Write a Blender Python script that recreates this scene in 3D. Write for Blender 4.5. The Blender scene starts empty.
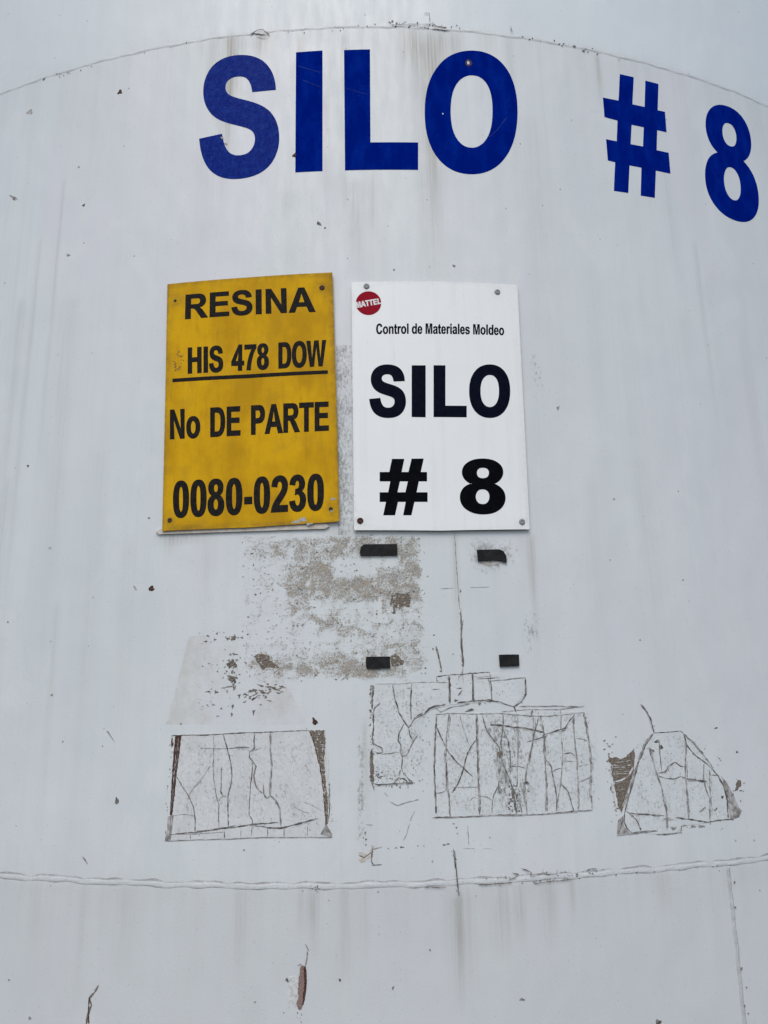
import bpy, bmesh, math, random
from mathutils import Vector, Matrix
from mathutils.geometry import delaunay_2d_cdt
scene = bpy.context.scene
COL = scene.collection

# ------------------------------------------------------------------ camera
R, D, EYE, FOC = 3.143, 2.0, 1.62, 775.0            # silo radius, camera distance, eye height, focal length in pixels
YAW, PITCH, ROLL = math.radians(0.84712), math.radians(13.56385), math.radians(-1.06166)
_f = Vector((math.sin(YAW)*math.cos(PITCH), math.cos(YAW)*math.cos(PITCH), math.sin(PITCH)))
_r = Vector((math.cos(YAW), -math.sin(YAW), 0)); _u = _r.cross(_f)
CR = math.cos(ROLL)*_r + math.sin(ROLL)*_u
CU = -math.sin(ROLL)*_r + math.cos(ROLL)*_u
CAM = Vector((0, -(D+R), EYE))
cd = bpy.data.cameras.new('camera'); cam = bpy.data.objects.new('camera', cd); COL.objects.link(cam)
cd.sensor_fit = 'VERTICAL'; cd.sensor_height = 36; cd.lens = FOC/1024*36
cd.clip_start = 0.05; cd.clip_end = 2000
m = Matrix((CR, CU, -_f)).transposed().to_4x4(); m.translation = CAM
cam.matrix_world = m
scene.camera = cam
# ------------------------------------------------------------------ light: bright overcast
SUN_EL, SUN_AZ = math.radians(52), math.radians(-9)   # azimuth measured from the camera's back, to its left
w = bpy.data.worlds.new("World"); scene.world = w; w.use_nodes = True
nt = w.node_tree
sky = nt.nodes.new('ShaderNodeTexSky'); sky.sky_type = 'NISHITA'; sky.sun_disc = False
to_sun = Vector((math.sin(SUN_AZ)*math.cos(SUN_EL), -math.cos(SUN_AZ)*math.cos(SUN_EL), math.sin(SUN_EL)))
sky.sun_elevation = SUN_EL; sky.sun_rotation = math.atan2(to_sun.x, to_sun.y)
sky.air_density = 1.0; sky.dust_density = 2.0; sky.ozone_density = 1.0
bg = nt.nodes['Background']; bg.inputs[1].default_value = 0.11
nt.links.new(sky.outputs[0], bg.inputs[0])
sl = bpy.data.lights.new('sun', 'SUN'); so = bpy.data.objects.new('sun', sl); COL.objects.link(so)
sl.energy = 1.15; sl.angle = math.radians(35); sl.color = (1.0, 0.97, 0.92)
so.rotation_euler = (-to_sun).to_track_quat('-Z', 'Y').to_euler(); so.location = (-4, -12, 12)
scene.view_settings.view_transform = 'Standard'; scene.view_settings.look = 'None'
scene.view_settings.exposure = 0.41; scene.view_settings.gamma = 1.0

# ------------------------------------------------------------------ where a point of the silo's face stands
def hit(px, py, off=0.0):
    """photo point -> (s, z): arc length round the silo and height, on the cylinder of radius R + off"""
    d = _f*FOC + CR*(px-384) - CU*(py-512); d.normalize()
    q = R + off
    a = d.x*d.x + d.y*d.y; b = 2*(d.x*CAM.x + d.y*CAM.y); c = CAM.x**2 + CAM.y**2 - q*q
    t = (-b - math.sqrt(max(b*b-4*a*c, 0)))/(2*a)
    p = CAM + d*t
    return (R*math.atan2(p.x, -p.y), p.z)
def cyl(s, z, off=0.0):
    t = s/R
    return Vector(((R+off)*math.sin(t), -(R+off)*math.cos(t), z))
def T(ox, oy, k):                                   # a tracing frame: enlarged crop -> photo
    return lambda pts: [(ox + x/k, oy + y/k) for x, y in pts]
MPP = 2.05/775.0                                    # metres per photo pixel on the face
def quad(c, off=0.0):
    return [hit(x, y, off) for x, y in c]           # TL, TR, BR, BL
def bil(q, u, v):                                   # v up from the bottom
    (ax, az), (bx, bz), (cx, cz), (dx, dz) = q
    tx, tz = ax+(bx-ax)*u, az+(bz-az)*u; lx, lz = dx+(cx-dx)*u, dz+(cz-dz)*u
    return (lx+(tx-lx)*v, lz+(tz-lz)*v)

# ------------------------------------------------------------------ materials
def mat(name):
    m = bpy.data.materials.new(name); m.use_nodes = True
    return m, m.node_tree, m.node_tree.nodes['Principled BSDF']
class N:
    """small helper for chaining nodes"""
    def __init__(s, nt): s.nt = nt; s.uv = None
    def node(s, t, **k):
        n = s.nt.nodes.new(t)
        for a, b in k.items(): setattr(n, a, b)
        return n
    def put(s, n, i, v):
        if hasattr(v, 'is_output'): s.nt.links.new(v, n.inputs[i])
        else: n.inputs[i].default_value = v
    def coord(s, sx=1, sy=1, ox=0, oy=0):
        if s.uv is None: s.uv = s.node('ShaderNodeUVMap', uv_map='UVMap').outputs[0]
        n = s.node('ShaderNodeMapping'); s.put(n, 0, s.uv)
        n.inputs['Scale'].default_value = (sx, sy, 1); n.inputs['Location'].default_value = (ox, oy, 0)
        return n.outputs[0]
    def noise(s, sx, sy, detail=4, rough=.55, ox=0, oy=0, dist=0):
        n = s.node('ShaderNodeTexNoise', noise_dimensions='2D'); s.put(n, 'Vector', s.coord(sx, sy, ox, oy))
        n.inputs['Scale'].default_value = 1; n.inputs['Detail'].default_value = detail
        n.inputs['Roughness'].default_value = rough; n.inputs['Distortion'].default_value = dist
        return n.outputs[0]
    def ramp(s, v, a, b, lo=0., hi=1.):
        n = s.node('ShaderNodeMapRange', interpolation_type='SMOOTHSTEP')
        s.put(n, 0, v); s.put(n, 1, a); s.put(n, 2, b); s.put(n, 3, lo); s.put(n, 4, hi)
        return n.outputs[0]
    def math(s, op, a, b=0.):
        n = s.node('ShaderNodeMath', operation=op); s.put(n, 0, a); s.put(n, 1, b); return n.outputs[0]
    def mix(s, f, a, b, mode='MIX'):
        n = s.node('ShaderNodeMix', data_type='RGBA', blend_type=mode)
        s.put(n, 0, f)
        for i, v in ((6, a), (7, b)):
            s.put(n, i, v if hasattr(v, 'is_output') else (*v, 1))
        return n.outputs[2]
    def attr(s, name):
        return s.node('ShaderNodeAttribute', attribute_name=name).outputs['Fac']
    def bump(s, h, strength, dist, prev=None):
        n = s.node('ShaderNodeBump'); s.put(n, 'Height', h); n.inputs['Strength'].default_value = strength
        n.inputs['Distance'].default_value = dist
        if prev: s.put(n, 'Normal', prev)
        return n.outputs[0]

WALL = (0.655, 0.69, 0.688)
def paint_nodes(n, base=WALL, stains=True):
    st1 = n.noise(16, .35, 5, .6); st2 = n.noise(85, 1.1, 4, .6, 3.3, 7); bl = n.noise(2.2, 1.3, 4, .55, 9, 2)
    c = n.mix(n.ramp(st1, .38, .75, 0, .36), base, tuple(a*b for a, b in zip(base, (.88, .885, .90))))
    c = n.mix(n.ramp(st2, .45, .8, 0, .22), c, tuple(a*b for a, b in zip(base, (.86, .86, .86))))
    c = n.mix(n.ramp(bl, .42, .7, 0, .35), c, tuple(a*b for a, b in zip(base, (.93, .945, .94))))
    pink = n.noise(3.2, .8, 4, .55, 21, 4)
    c = n.mix(n.ramp(pink, .42, .68, 0, .75), c, tuple(a*b for a, b in zip(base, (1.01, .965, 1.0))))
    chalk = n.noise(5.5, 2.2, 6, .68, 31, 14, .8)
    c = n.mix(n.ramp(chalk, .52, .64, 0, .28), c, tuple(min(.8, a*b) for a, b in zip(base, (1.07, 1.06, 1.05))))
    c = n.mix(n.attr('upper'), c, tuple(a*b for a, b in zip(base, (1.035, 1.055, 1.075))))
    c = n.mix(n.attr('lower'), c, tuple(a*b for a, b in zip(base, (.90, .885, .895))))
    if stains:
        a = n.attr('stain'); g = n.math('MULTIPLY', a, n.ramp(n.noise(120, 3, 5, .65, 1, 5), .25, .7, .35, 1.15))
        c = n.mix(n.math('MINIMUM', g, 1.), c, (.30, .275, .225))
    # fly specks and pin-prick rust
    v = n.node('ShaderNodeTexVoronoi', voronoi_dimensions='2D'); n.put(v, 'Vector', n.coord(17, 15)); v.inputs['Scale'].default_value = 1
    sep = n.node('ShaderNodeSeparateColor'); n.put(sep, 0, v.outputs['Color'])
    size = n.ramp(sep.outputs[0], .82, 1., 0., .042)
    dot = n.math('LESS_THAN', v.outputs['Distance'], size)
    c = n.mix(n.math('MULTIPLY', dot, n.ramp(sep.outputs[1], 0, 1, .15, .75)), c, (.16, .145, .13))
    v2 = n.node('ShaderNodeTexVoronoi', voronoi_dimensions='2D'); n.put(v2, 'Vector', n.coord(60, 52, 3, 8)); v2.inputs['Scale'].default_value = 1
    sp2 = n.node('ShaderNodeSeparateColor'); n.put(sp2, 0, v2.outputs['Color'])
    dot2 = n.math('LESS_THAN', v2.outputs['Distance'], n.ramp(sp2.outputs[0], .75, 1., 0., .10))
    c = n.mix(n.math('MULTIPLY', dot2, .3), c, (.33, .32, .30))
    return c
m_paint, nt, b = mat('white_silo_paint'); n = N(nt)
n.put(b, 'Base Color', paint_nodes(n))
n.put(b, 'Roughness', n.ramp(n.noise(30, 6, 4, .6), .3, .7, .42, .56))
b.inputs['Specular IOR Level'].default_value = .5
bp = n.bump(n.noise(2.6, 1.6, 3, .5), .5, .022)
bp = n.bump(n.noise(240, 210, 3, .6), .22, .0012, bp)
bp = n.bump(n.noise(40, 14, 4, .6), .12, .002, bp)
n.put(b, 'Normal', bp)

m_bead, nt, b = mat('painted_weld_bead'); n = N(nt)
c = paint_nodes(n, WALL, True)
edge = n.attr('crease')
e2 = n.math('MULTIPLY', edge, n.ramp(n.noise(22, 4, 5, .7, 2, 1), .3, .62, .5, 1.))
c = n.mix(n.math('MULTIPLY', n.math('MINIMUM', e2, 1.), .85), c, (.23, .22, .215))
n.put(b, 'Base Color', c); b.inputs['Roughness'].default_value = .45
n.put(b, 'Normal', n.bump(n.noise(150, 190, 4, .6), .5, .002))

def simple(name, col, col2, sx, sy, rough, lo=.35, hi=.7, bump=.3, bsx=300, bdist=.001, spec=.4, detail=5, alpha=None):
    m, nt, b = mat(name); n = N(nt)
    n.put(b, 'Base Color', n.mix(n.ramp(n.noise(sx, sy, detail, .6), lo, hi), col, col2))
    b.inputs['Roughness'].default_value = rough; b.inputs['Specular IOR Level'].default_value = spec
    if bump: n.put(b, 'Normal', n.bump(n.noise(bsx, bsx, 4, .6, 5, 5), bump, bdist))
    return m, n, b
m_crack, _, _ = simple('crack_grime', (.075, .068, .062), (.30, .285, .27), 60, 60, .9)
m_hair, _, _ = simple('hairline_grime', (.19, .18, .17), (.50, .49, .48), 55, 55, .9)
m_rust, _, _ = simple('rust_brown', (.040, .020, .016), (.11, .055, .040), 210, 210, .95, bump=.6)
m_chip, _, _ = simple('bare_weathered_primer', (.115, .092, .070), (.26, .225, .185), 190, 260, .95, bump=.6)
m_flake, _, _ = simple('lifted_paint_flake', (.66, .675, .675), (.50, .485, .45), 130, 130, .6)
m_tan, _, _ = simple('tan_glue_film', (.50, .44, .37), (.60, .57, .53), 60, 60, .8)
m_black, _, _ = simple('black_foam_tape', (.0075, .0075, .0085), (.020, .0195, .019), 40, 40, .75, bump=.8, bsx=500, spec=.25)
m_steel, _, _ = simple('zinc_screw', (.22, .225, .235), (.36, .36, .36), 500, 500, .5)
m_scratch, _, _ = simple('pale_scratch', (.012, .03, .20), (.04, .07, .27), 300, 300, .6, spec=.1)
m_pale_rust, _, _ = simple('flaking_pale_rust', (.19, .115, .095), (.33, .25, .225), 260, 300, .95, bump=.7)
m_hole, _, _ = simple('dark_hole', (.012, .010, .009), (.035, .026, .02), 500, 500, .9)
m_ground, _, _ = simple('concrete_ground', (.050, .054, .052), (.075, .080, .075), .8, .8, .9, bump=.3, bsx=20)

# blue vinyl
m_blue, nt, b = mat('blue_vinyl'); n = N(nt)
c = n.mix(n.ramp(n.noise(25, 9, 5, .65), .35, .75), (.0, .0095, .178), (.0008, .018, .235))
scr = n.math('LESS_THAN', n.noise(40, 420, 2, .5, 4, 4, .6), .27)
c = n.mix(n.math('MULTIPLY', scr, .10), c, (.10, .15, .40))
n.put(b, 'Base Color', c); n.put(b, 'Roughness', n.ramp(n.noise(60, 60, 4, .6), .3, .7, .30, .45))
b.inputs['Specular IOR Level'].default_value = .0
n.put(b, 'Normal', n.bump(n.noise(70, 55, 4, .6), .25, .0015))
m_blue2, nt, b = mat('wrinkled_blue_vinyl'); n = N(nt)
n.put(b, 'Base Color', n.mix(n.ramp(n.noise(45, 40, 6, .7), .4, .75), (.0006, .015, .19), (.006, .034, .245)))
b.inputs['Roughness'].default_value = .33; b.inputs['Specular IOR Level'].default_value = .03
n.put(b, 'Normal', n.bump(n.noise(85, 75, 5, .65, 0, 0, 1.2), .75, .003))

# yellow sheet
m_yel, nt, b = mat('weathered_yellow_paint'); n = N(nt)
c = n.mix(n.ramp(n.noise(7, 5, 5, .6, 2, 2), .35, .7), (.68, .385, .010), (.51, .275, .010))
c = n.mix(n.ramp(n.noise(60, 9, 5, .65), .5, .8, 0, .45), c, (.40, .21, .012))
c = n.mix(n.ramp(n.noise(13, 11, 6, .7, 8, 3), .52, .72, 0, .3), c, (.44, .26, .03))
c = n.mix(n.ramp(n.noise(260, 260, 4, .6), .60, .75, 0, .35), c, (.27, .15, .02))
c = n.mix(n.math('MULTIPLY', n.attr('grime'), n.ramp(n.noise(45, 45, 5, .7), .25, .65)), c, (.22, .135, .03))
n.put(b, 'Base Color', c); b.inputs['Roughness'].default_value = .5; b.inputs['Specular IOR Level'].default_value = .03
n.put(b, 'Normal', n.bump(n.noise(200, 200, 4, .6), .2, .001, n.bump(n.noise(6, 5, 2, .5), .3, .01)))
m_char, _, _ = simple('charcoal_lettering', (.012, .011, .011), (.022, .019, .017), 90, 90, .6, spec=.05)
m_smear, _, _ = simple('old_letter_ghost', (.24, .125, .015), (.40, .21, .012), 200, 200, .6)
m_yedge, _, _ = simple('worn_sheet_edge', (.36, .25, .07), (.20, .15, .08), 120, 120, .7)
m_bare, _, _ = simple('bare_grey_metal', (.30, .32, .34), (.45, .45, .43), 150, 150, .5)
# white sheet
m_wht, nt, b = mat('glossy_white_sheet'); n = N(nt)
c = n.mix(n.ramp(n.noise(40, 1.5, 5, .6), .5, .8, 0, .4), (.84, .855, .835), (.73, .74, .72))
c = n.mix(n.ramp(n.noise(200, 200, 4, .6), .66, .78, 0, .3), c, (.45, .44, .42))
sc = n.math('LESS_THAN', n.noise(260, 14, 2, .5, 8, 1, 1.0), .24)
c = n.mix(n.math('MULTIPLY', sc, .22), c, (.5, .5, .5))
c = n.mix(n.math('MULTIPLY', n.attr('grime'), n.ramp(n.noise(60, 60, 5, .7), .3, .65)), c, (.42, .40, .37))
n.put(b, 'Base Color', c); b.inputs['Roughness'].default_value = .35; b.inputs['Specular IOR Level'].default_value = .4
n.put(b, 'Normal', n.bump(n.noise(5, 4, 2, .5), .2, .01))
m_navy, _, _ = simple('near_black_lettering', (.0012, .0022, .010), (.003, .005, .014), 60, 60, .45, spec=.03)
m_blk, _, _ = simple('black_lettering', (.0012, .0016, .003), (.003, .0035, .005), 60, 60, .45, spec=.03)
m_red, _, _ = simple('red_emblem', (.30, .002, .016), (.25, .002, .014), 120, 120, .45, spec=.05)
m_wtxt, _, _ = simple('white_lettering', (.80, .80, .79), (.66, .64, .64), 200, 200, .5)
m_wedge, _, _ = simple('white_sheet_edge', (.50, .50, .49), (.36, .35, .33), 120, 120, .6)
# cracked old overpaint
def overpaint(name, tone):
  m_over, nt, b = mat(name); n = N(nt)
  c = n.mix(n.ramp(n.noise(22, 16, 5, .6), .35, .7), tone[0], tone[1])
  c = n.mix(n.ramp(n.noise(130, 120, 5, .7, 2, 7), .60, .72, 0, .55), c, (.40, .385, .365))
  v = n.node('ShaderNodeTexVoronoi', voronoi_dimensions='2D'); n.put(v, 'Vector', n.node('ShaderNodeVectorMath').outputs[0]); vm = v.inputs['Vector'].links[0].from_node; n.put(vm, 0, n.coord(95, 88)); nz = n.node('ShaderNodeTexNoise', noise_dimensions='2D'); n.put(nz, 'Vector', n.coord(420, 420)); nz.inputs['Scale'].default_value = 1; n.put(vm, 1, nz.outputs['Color']); v.inputs['Scale'].default_value = 1
  sp = n.node('ShaderNodeSeparateColor'); n.put(sp, 0, v.outputs['Color'])
  c = n.mix(n.math('MULTIPLY', n.math('LESS_THAN', v.outputs['Distance'], n.ramp(sp.outputs[0], .78, 1., 0., .15)), .65), c, (.15, .14, .13))
  n.put(b, 'Base Color', c); b.inputs['Roughness'].default_value = .55
  n.put(b, 'Normal', n.bump(n.noise(110, 100, 4, .6), .4, .002))
  return m_over
m_over = overpaint('cracked_overpaint', (tuple(v*1.0 for v in WALL), tuple(v*.93 for v in WALL)))
m_over1 = overpaint('pale_cracked_overpaint', ((.655, .672, .672), (.60, .608, .60)))

def film(name, cols, sx, sy, width=.09, bias=0., rough=.85, most=1., vary=0.):
    """a patchy film: shows only where noise beats 1 - density (attribute 'cover')"""
    m, nt, b = mat(name); n = N(nt)
    f = n.math('ADD', n.math('MULTIPLY', n.noise(sx, sy, 7, .74, 3, 9), .70), n.math('MULTIPLY', n.noise(sx*.22, sy*.22, 4, .6, 7, 1), .30))
    f = n.math('ADD', n.math('MULTIPLY', n.math('SUBTRACT', f, .5), 2.4), .5)
    lf = n.math('MULTIPLY', n.math('SUBTRACT', n.noise(sx*.09, sy*.11, 5, .62, 2, 6, .6), .5), vary)
    f = n.math('ADD', f, lf)
    th = n.math('SUBTRACT', 1.0+bias, n.attr('cover'))
    al = n.ramp(n.math('SUBTRACT', f, th), -width, width, 0., most)
    hue = n.noise(sx*.8, sy*.8, 6, .7, 14, 3)
    c = n.mix(n.ramp(hue, .36, .62), cols[0], cols[1])
    c = n.mix(n.ramp(n.noise(sx*1.7, sy*1.7, 5, .7, 4, 4), .56, .68), c, cols[2])
    n.put(b, 'Base Color', c); b.inputs['Roughness'].default_value = rough
    n.put(b, 'Alpha', al)
    n.put(b, 'Normal', n.bump(n.noise(sx*2, sy*2, 5, .6), .4, .0015))
    return m
def residue(name):
    """dried glue: a thin uneven smear with dense specks where it is thickest (attribute 'cover')"""
    m, nt, b = mat(name); n = N(nt)
    d = n.math('ADD', n.attr('cover'), n.math('MULTIPLY', n.math('SUBTRACT', n.noise(26, 30, 6, .66, 3, 9, .7), .5), 1.7))
    d = n.math('ADD', d, n.math('MULTIPLY', n.math('SUBTRACT', n.noise(8, 95, 3, .6, 1, 4), .5), .35))
    smear = n.math('MULTIPLY', n.ramp(d, .15, .95), .34)
    sp = n.math('ADD', n.noise(210, 200, 4, .75, 6, 2), n.math('MULTIPLY', n.math('SUBTRACT', d, .5), .42))
    speck = n.math('MULTIPLY', n.math('MULTIPLY', n.ramp(sp, .46, .66), n.ramp(d, -.05, .40)), .66)
    n.put(b, 'Alpha', n.math('MINIMUM', n.math('ADD', smear, n.math('MULTIPLY', speck, n.math('SUBTRACT', 1., smear))), 1.))
    c = n.mix(n.ramp(n.noise(30, 34, 5, .7, 14, 3), .36, .60), (.44, .41, .365), (.47, .39, .29))
    c = n.mix(n.ramp(n.noise(190, 180, 5, .75, 4, 4), .40, .66), c, (.25, .225, .19))
    n.put(b, 'Base Color', c); b.inputs['Roughness'].default_value = .85
    n.put(b, 'Normal', n.bump(n.noise(180, 180, 5, .6), .5, .0015))
    return m
m_resid = residue('dried_adhesive')
m_ghost = film('faded_decal_ghost', ((.70, .62, .53), (.68, .60, .51), (.70, .64, .56)), 20, 16, .5, most=.27)
m_soot = film('soot_smudge', ((.10, .095, .09), (.16, .15, .14), (.28, .27, .26)), 90, 90, .5, most=.75)
m_scuff = film('grey_scuff', ((.30, .29, .28), (.40, .39, .37), (.48, .47, .45)), 150, 90, .3, most=.6)

# ------------------------------------------------------------------ mesh builders
def link(name, bm, mats, parent=None, smooth=True):
    me = bpy.data.meshes.new(name); bm.to_mesh(me); bm.free()
    for k in (mats if isinstance(mats, (list, tuple)) else [mats]): me.materials.append(k)
    if smooth:
        for p in me.polygons: p.use_smooth = True
        me.set_sharp_from_angle(angle=math.radians(35))
    o = bpy.data.objects.new(name, me); COL.objects.link(o)
    if parent: attach(o, parent)
    return o
def attach(o, parent):
    o.parent = parent; o.matrix_parent_inverse = Matrix.Translation(-parent.location)
def area(p): return .5*sum(p[i-1][0]*p[i][1]-p[i][0]*p[i-1][1] for i in range(len(p)))
def inside(pt, poly):
    x, y = pt; r = False
    for i in range(len(poly)):
        (x1, y1), (x2, y2) = poly[i-1], poly[i]
        if (y1 > y) != (y2 > y) and x < (x2-x1)*(y-y1)/(y2-y1)+x1: r = not r
    return r
def orient(contours):
    """outer contours anticlockwise, holes clockwise, grouped [outer, hole, ...]"""
    lvl = [sum(inside(c[0], d) for d in contours if d is not c) for c in contours]
    groups = []
    for c, l in zip(contours, lvl):
        if l % 2 == 0: groups.append([c if area(c) > 0 else c[::-1]])
    for c, l in zip(contours, lvl):
        if l % 2:
            for g in groups:
                if inside(c[0], g[0]): g.append(c if area(c) < 0 else c[::-1]); break
    return groups
class Flat:
    """collects flat outlines in (s, z) and lays them on the silo's curve at a given height over the paint"""
    def __init__(s): s.bm = bmesh.new(); s.uv = s.bm.loops.layers.uv.new('UVMap')
    def add(s, groups, top, bot, mi=0, side=None, step=.02):
        t = bmesh.new()
        for g in groups:
            vs = [[t.verts.new((x, z, 0)) for x, z in c] for c in g]
            flat = [v.co.xy for c in vs for v in c]; eds = []; k0 = 0
            for c in vs:
                eds += [(k0+i, k0+(i+1) % len(c)) for i in range(len(c))]; k0 += len(c)
            for v in [v for c in vs for v in c]: t.verts.remove(v)
            cv, _, cf, _, _, _ = delaunay_2d_cdt(flat, eds, [], 0, 1e-7)
            nv = [t.verts.new((p.x, p.y, 0)) for p in cv]
            for tri in cf:
                p, q, r = (cv[i] for i in tri); ce = (p+q+r)/3
                if sum(inside(ce, c) for c in g) % 2 == 0: continue
                a = [nv[i] for i in tri]
                if (q-p).cross(r-p) < 0: a = a[::-1]
                t.faces.new(a)
            for v in [v for v in nv if not v.link_faces]: t.verts.remove(v)
        xs = [v.co.x for v in t.verts]
        k = math.ceil(min(xs)/step)
        while k*step < max(xs):
            bmesh.ops.bisect_plane(t, geom=t.verts[:]+t.edges[:]+t.faces[:], plane_co=(k*step, 0, 0), plane_no=(1, 0, 0)); k += 1
        new = {v: s.bm.verts.new(cyl(v.co.x, v.co.y, top)) for v in t.verts}
        low = {}
        for f in t.faces:
            nf = s.bm.faces.new([new[v] for v in f.verts]); nf.material_index = mi
            for l, v in zip(nf.loops, f.verts): l[s.uv].uv = (v.co.x, v.co.y)
        for e in t.edges:
            if len(e.link_loops) == 1:
                l = e.link_loops[0]; a, b = l.vert, l.link_loop_next.vert
                for v in (a, b):
                    if v not in low: low[v] = s.bm.verts.new(cyl(v.co.x, v.co.y, bot))
                nf = s.bm.faces.new([new[b], new[a], low[a], low[b]]); nf.material_index = mi if side is None else side
                for l2, v in zip(nf.loops, (b, a, a, b)): l2[s.uv].uv = (v.co.x, v.co.y)
        t.free()
        return s
    def quadgrid(s, q, top, nu, nv, mi=0):
        P = [[bil(q, i/nu, j/nv) for i in range(nu+1)] for j in range(nv+1)]
        V = [[s.bm.verts.new(cyl(x, z, top)) for x, z in r] for r in P]
        for j in range(nv):
            for i in range(nu):
                ij = ((j, i), (j, i+1), (j+1, i+1), (j+1, i))
                f = s.bm.faces.new([V[a][b] for a, b in ij]); f.material_index = mi
                for l, (a, b) in zip(f.loops, ij): l[s.uv].uv = P[a][b]
        return s
    def out(s, name, mats, parent=None): return link(name, s.bm, mats, parent)
def layer_float(o, name, fn):
    """a per-point number on a mesh, from the point's (s, z)"""
    me = o.data; a = me.attributes.new(name, 'FLOAT', 'POINT')
    for i, v in enumerate(me.vertices):
        a.data[i].value = fn(R*math.atan2(v.co.x, -v.co.y), v.co.z)
def px(pts, off=0.0): return [hit(x, y, off) for x, y in pts]
rnd = random.Random(8)
def blob(cx, cy, rx, ry, seed, rot=0., n=16, rough=.35):
    """a ragged chip outline round a photo point"""
    g = random.Random(seed); c, s_ = math.cos(rot), math.sin(rot); out = []
    for i in range(n):
        a = 2*math.pi*i/n; k = 1 - rough*g.random() + .5*rough*math.sin(3*a+seed)
        x, y = rx*k*math.cos(a), ry*k*math.sin(a)
        out.append((cx + x*c - y*s_, cy + x*s_ + y*c))
    return out
def jag(pts, amp=.45, seed=1, step=1.1):
    g = random.Random(seed); out = []
    for (x0, y0), (x1, y1) in zip(pts, pts[1:]+pts[:1]):
        l = math.hypot(x1-x0, y1-y0); k = max(1, int(l/step))
        for i in range(k):
            a = amp*g.choice((.3, .6, 1, 1.7))*(g.random()-.5)*2*min(1, l)
            t = i/k; out.append((x0+(x1-x0)*t-(y1-y0)/max(l, .01)*a, y0+(y1-y0)*t+(x1-x0)/max(l, .01)*a))
    return out
def ribbon(F, pts, w, mi, top, seed=0, rough=.5, taper=True):
    """a crack: a thin uneven strip along a traced line, w photo pixels wide"""
    g = random.Random(seed); P = []
    for (x0, y0), (x1, y1) in zip(pts, pts[1:]):
        k = max(1, int(math.hypot(x1-x0, y1-y0)/2.2))
        P += [(x0+(x1-x0)*i/k, y0+(y1-y0)*i/k) for i in range(k)]
    P.append(pts[-1]); L, Rr = [], []; wob = 0.
    for i, (x, y) in enumerate(P):
        a, b = P[max(i-1, 0)], P[min(i+1, len(P)-1)]
        dx, dy = b[0]-a[0], b[1]-a[1]; l = math.hypot(dx, dy) or 1
        nx, ny = -dy/l, dx/l; wob = .72*wob+(g.random()-.5)*.75*rough*min(1.5, w); j = wob
        h = w/2*(1.06-rough*1.45*g.random()**1.4)
        if taper and i in (0, len(P)-1): h *= .3
        if rough and len(P) > 6 and g.random() < .10 and w > .8 and mi in (1, 4):
            o_ = g.choice((-1, 1))*g.uniform(.8, 2.2); F.add([flip(px(blob(x+nx*o_, y+ny*o_, g.uniform(.3, .8), g.uniform(.2, .5), seed+i, g.random()*3, 7)))], top, 0, mi)
        L.append((x+nx*(j+h), y+ny*(j+h))); Rr.append((x+nx*(j-h), y+ny*(j-h)))
    if mi == 1 and w >= 1.4 and len(P) > 8:
        i = g.randrange(6)
        while i < len(P)-5:
            k = g.randrange(4, 9); sd = g.choice((-1, 1)); seg = []
            for (lx, ly), (rx, ry) in list(zip(L, Rr))[i:i+k]:
                cx, cy = (lx, ly) if sd > 0 else (rx, ry); l = math.hypot(lx-rx, ly-ry) or 1; ux, uy = (lx-rx)/l*sd, (ly-ry)/l*sd
                seg.append((cx+ux*.45, cy+uy*.45))
            if len(seg) > 2: ribbon(F, seg, .75, 5, top+.0005, seed+i, .6)
            i += k+g.randrange(2, 12)
    if mi == 2 and w >= 1.5 and len(P) > 8:
        i = g.randrange(4)
        while i < len(P)-6:
            k = g.randrange(5, 14); sd = g.choice((-1, 1)); o_ = g.uniform(.9, 1.7)*sd
            seg = [((a[0]+b[0])/2+o_, (a[1]+b[1])/2) for a, b in list(zip(L, Rr))[i:i+k]]
            if len(seg) > 2: ribbon(F, seg, .7, 1, top+.0002, seed+i, .8)
            i += k+g.randrange(1, 8)
    A = [F.bm.verts.new(cyl(*hit(*p), top)) for p in L]; B = [F.bm.verts.new(cyl(*hit(*p), top)) for p in Rr]
    for i in range(len(A)-1):
        f = F.bm.faces.new([A[i], B[i], B[i+1], A[i+1]]); f.normal_update()
        if f.normal.y > 0: f.normal_flip()
        f.material_index = mi
        for l in f.loops:
            c = l.vert.co; l[F.uv].uv = (R*math.atan2(c.x, -c.y), c.z)
def speckle(F, box, count, mi, top, seed, r=(.3, .9), dens=None):
    g = random.Random(seed); x0, y0, x1, y1 = box
    for i in range(count):
        x, y = g.uniform(x0, x1), g.uniform(y0, y1)
        if dens and g.random() > dens(x, y): continue
        a = g.uniform(*r); F.add([flip(px(blob(x, y, a*g.uniform(.8, 2.0), a, seed*97+i, g.random()*3, 7)))], top, 0, mi)
def flip(c): return [c if area(c) > 0 else c[::-1]]

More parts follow.
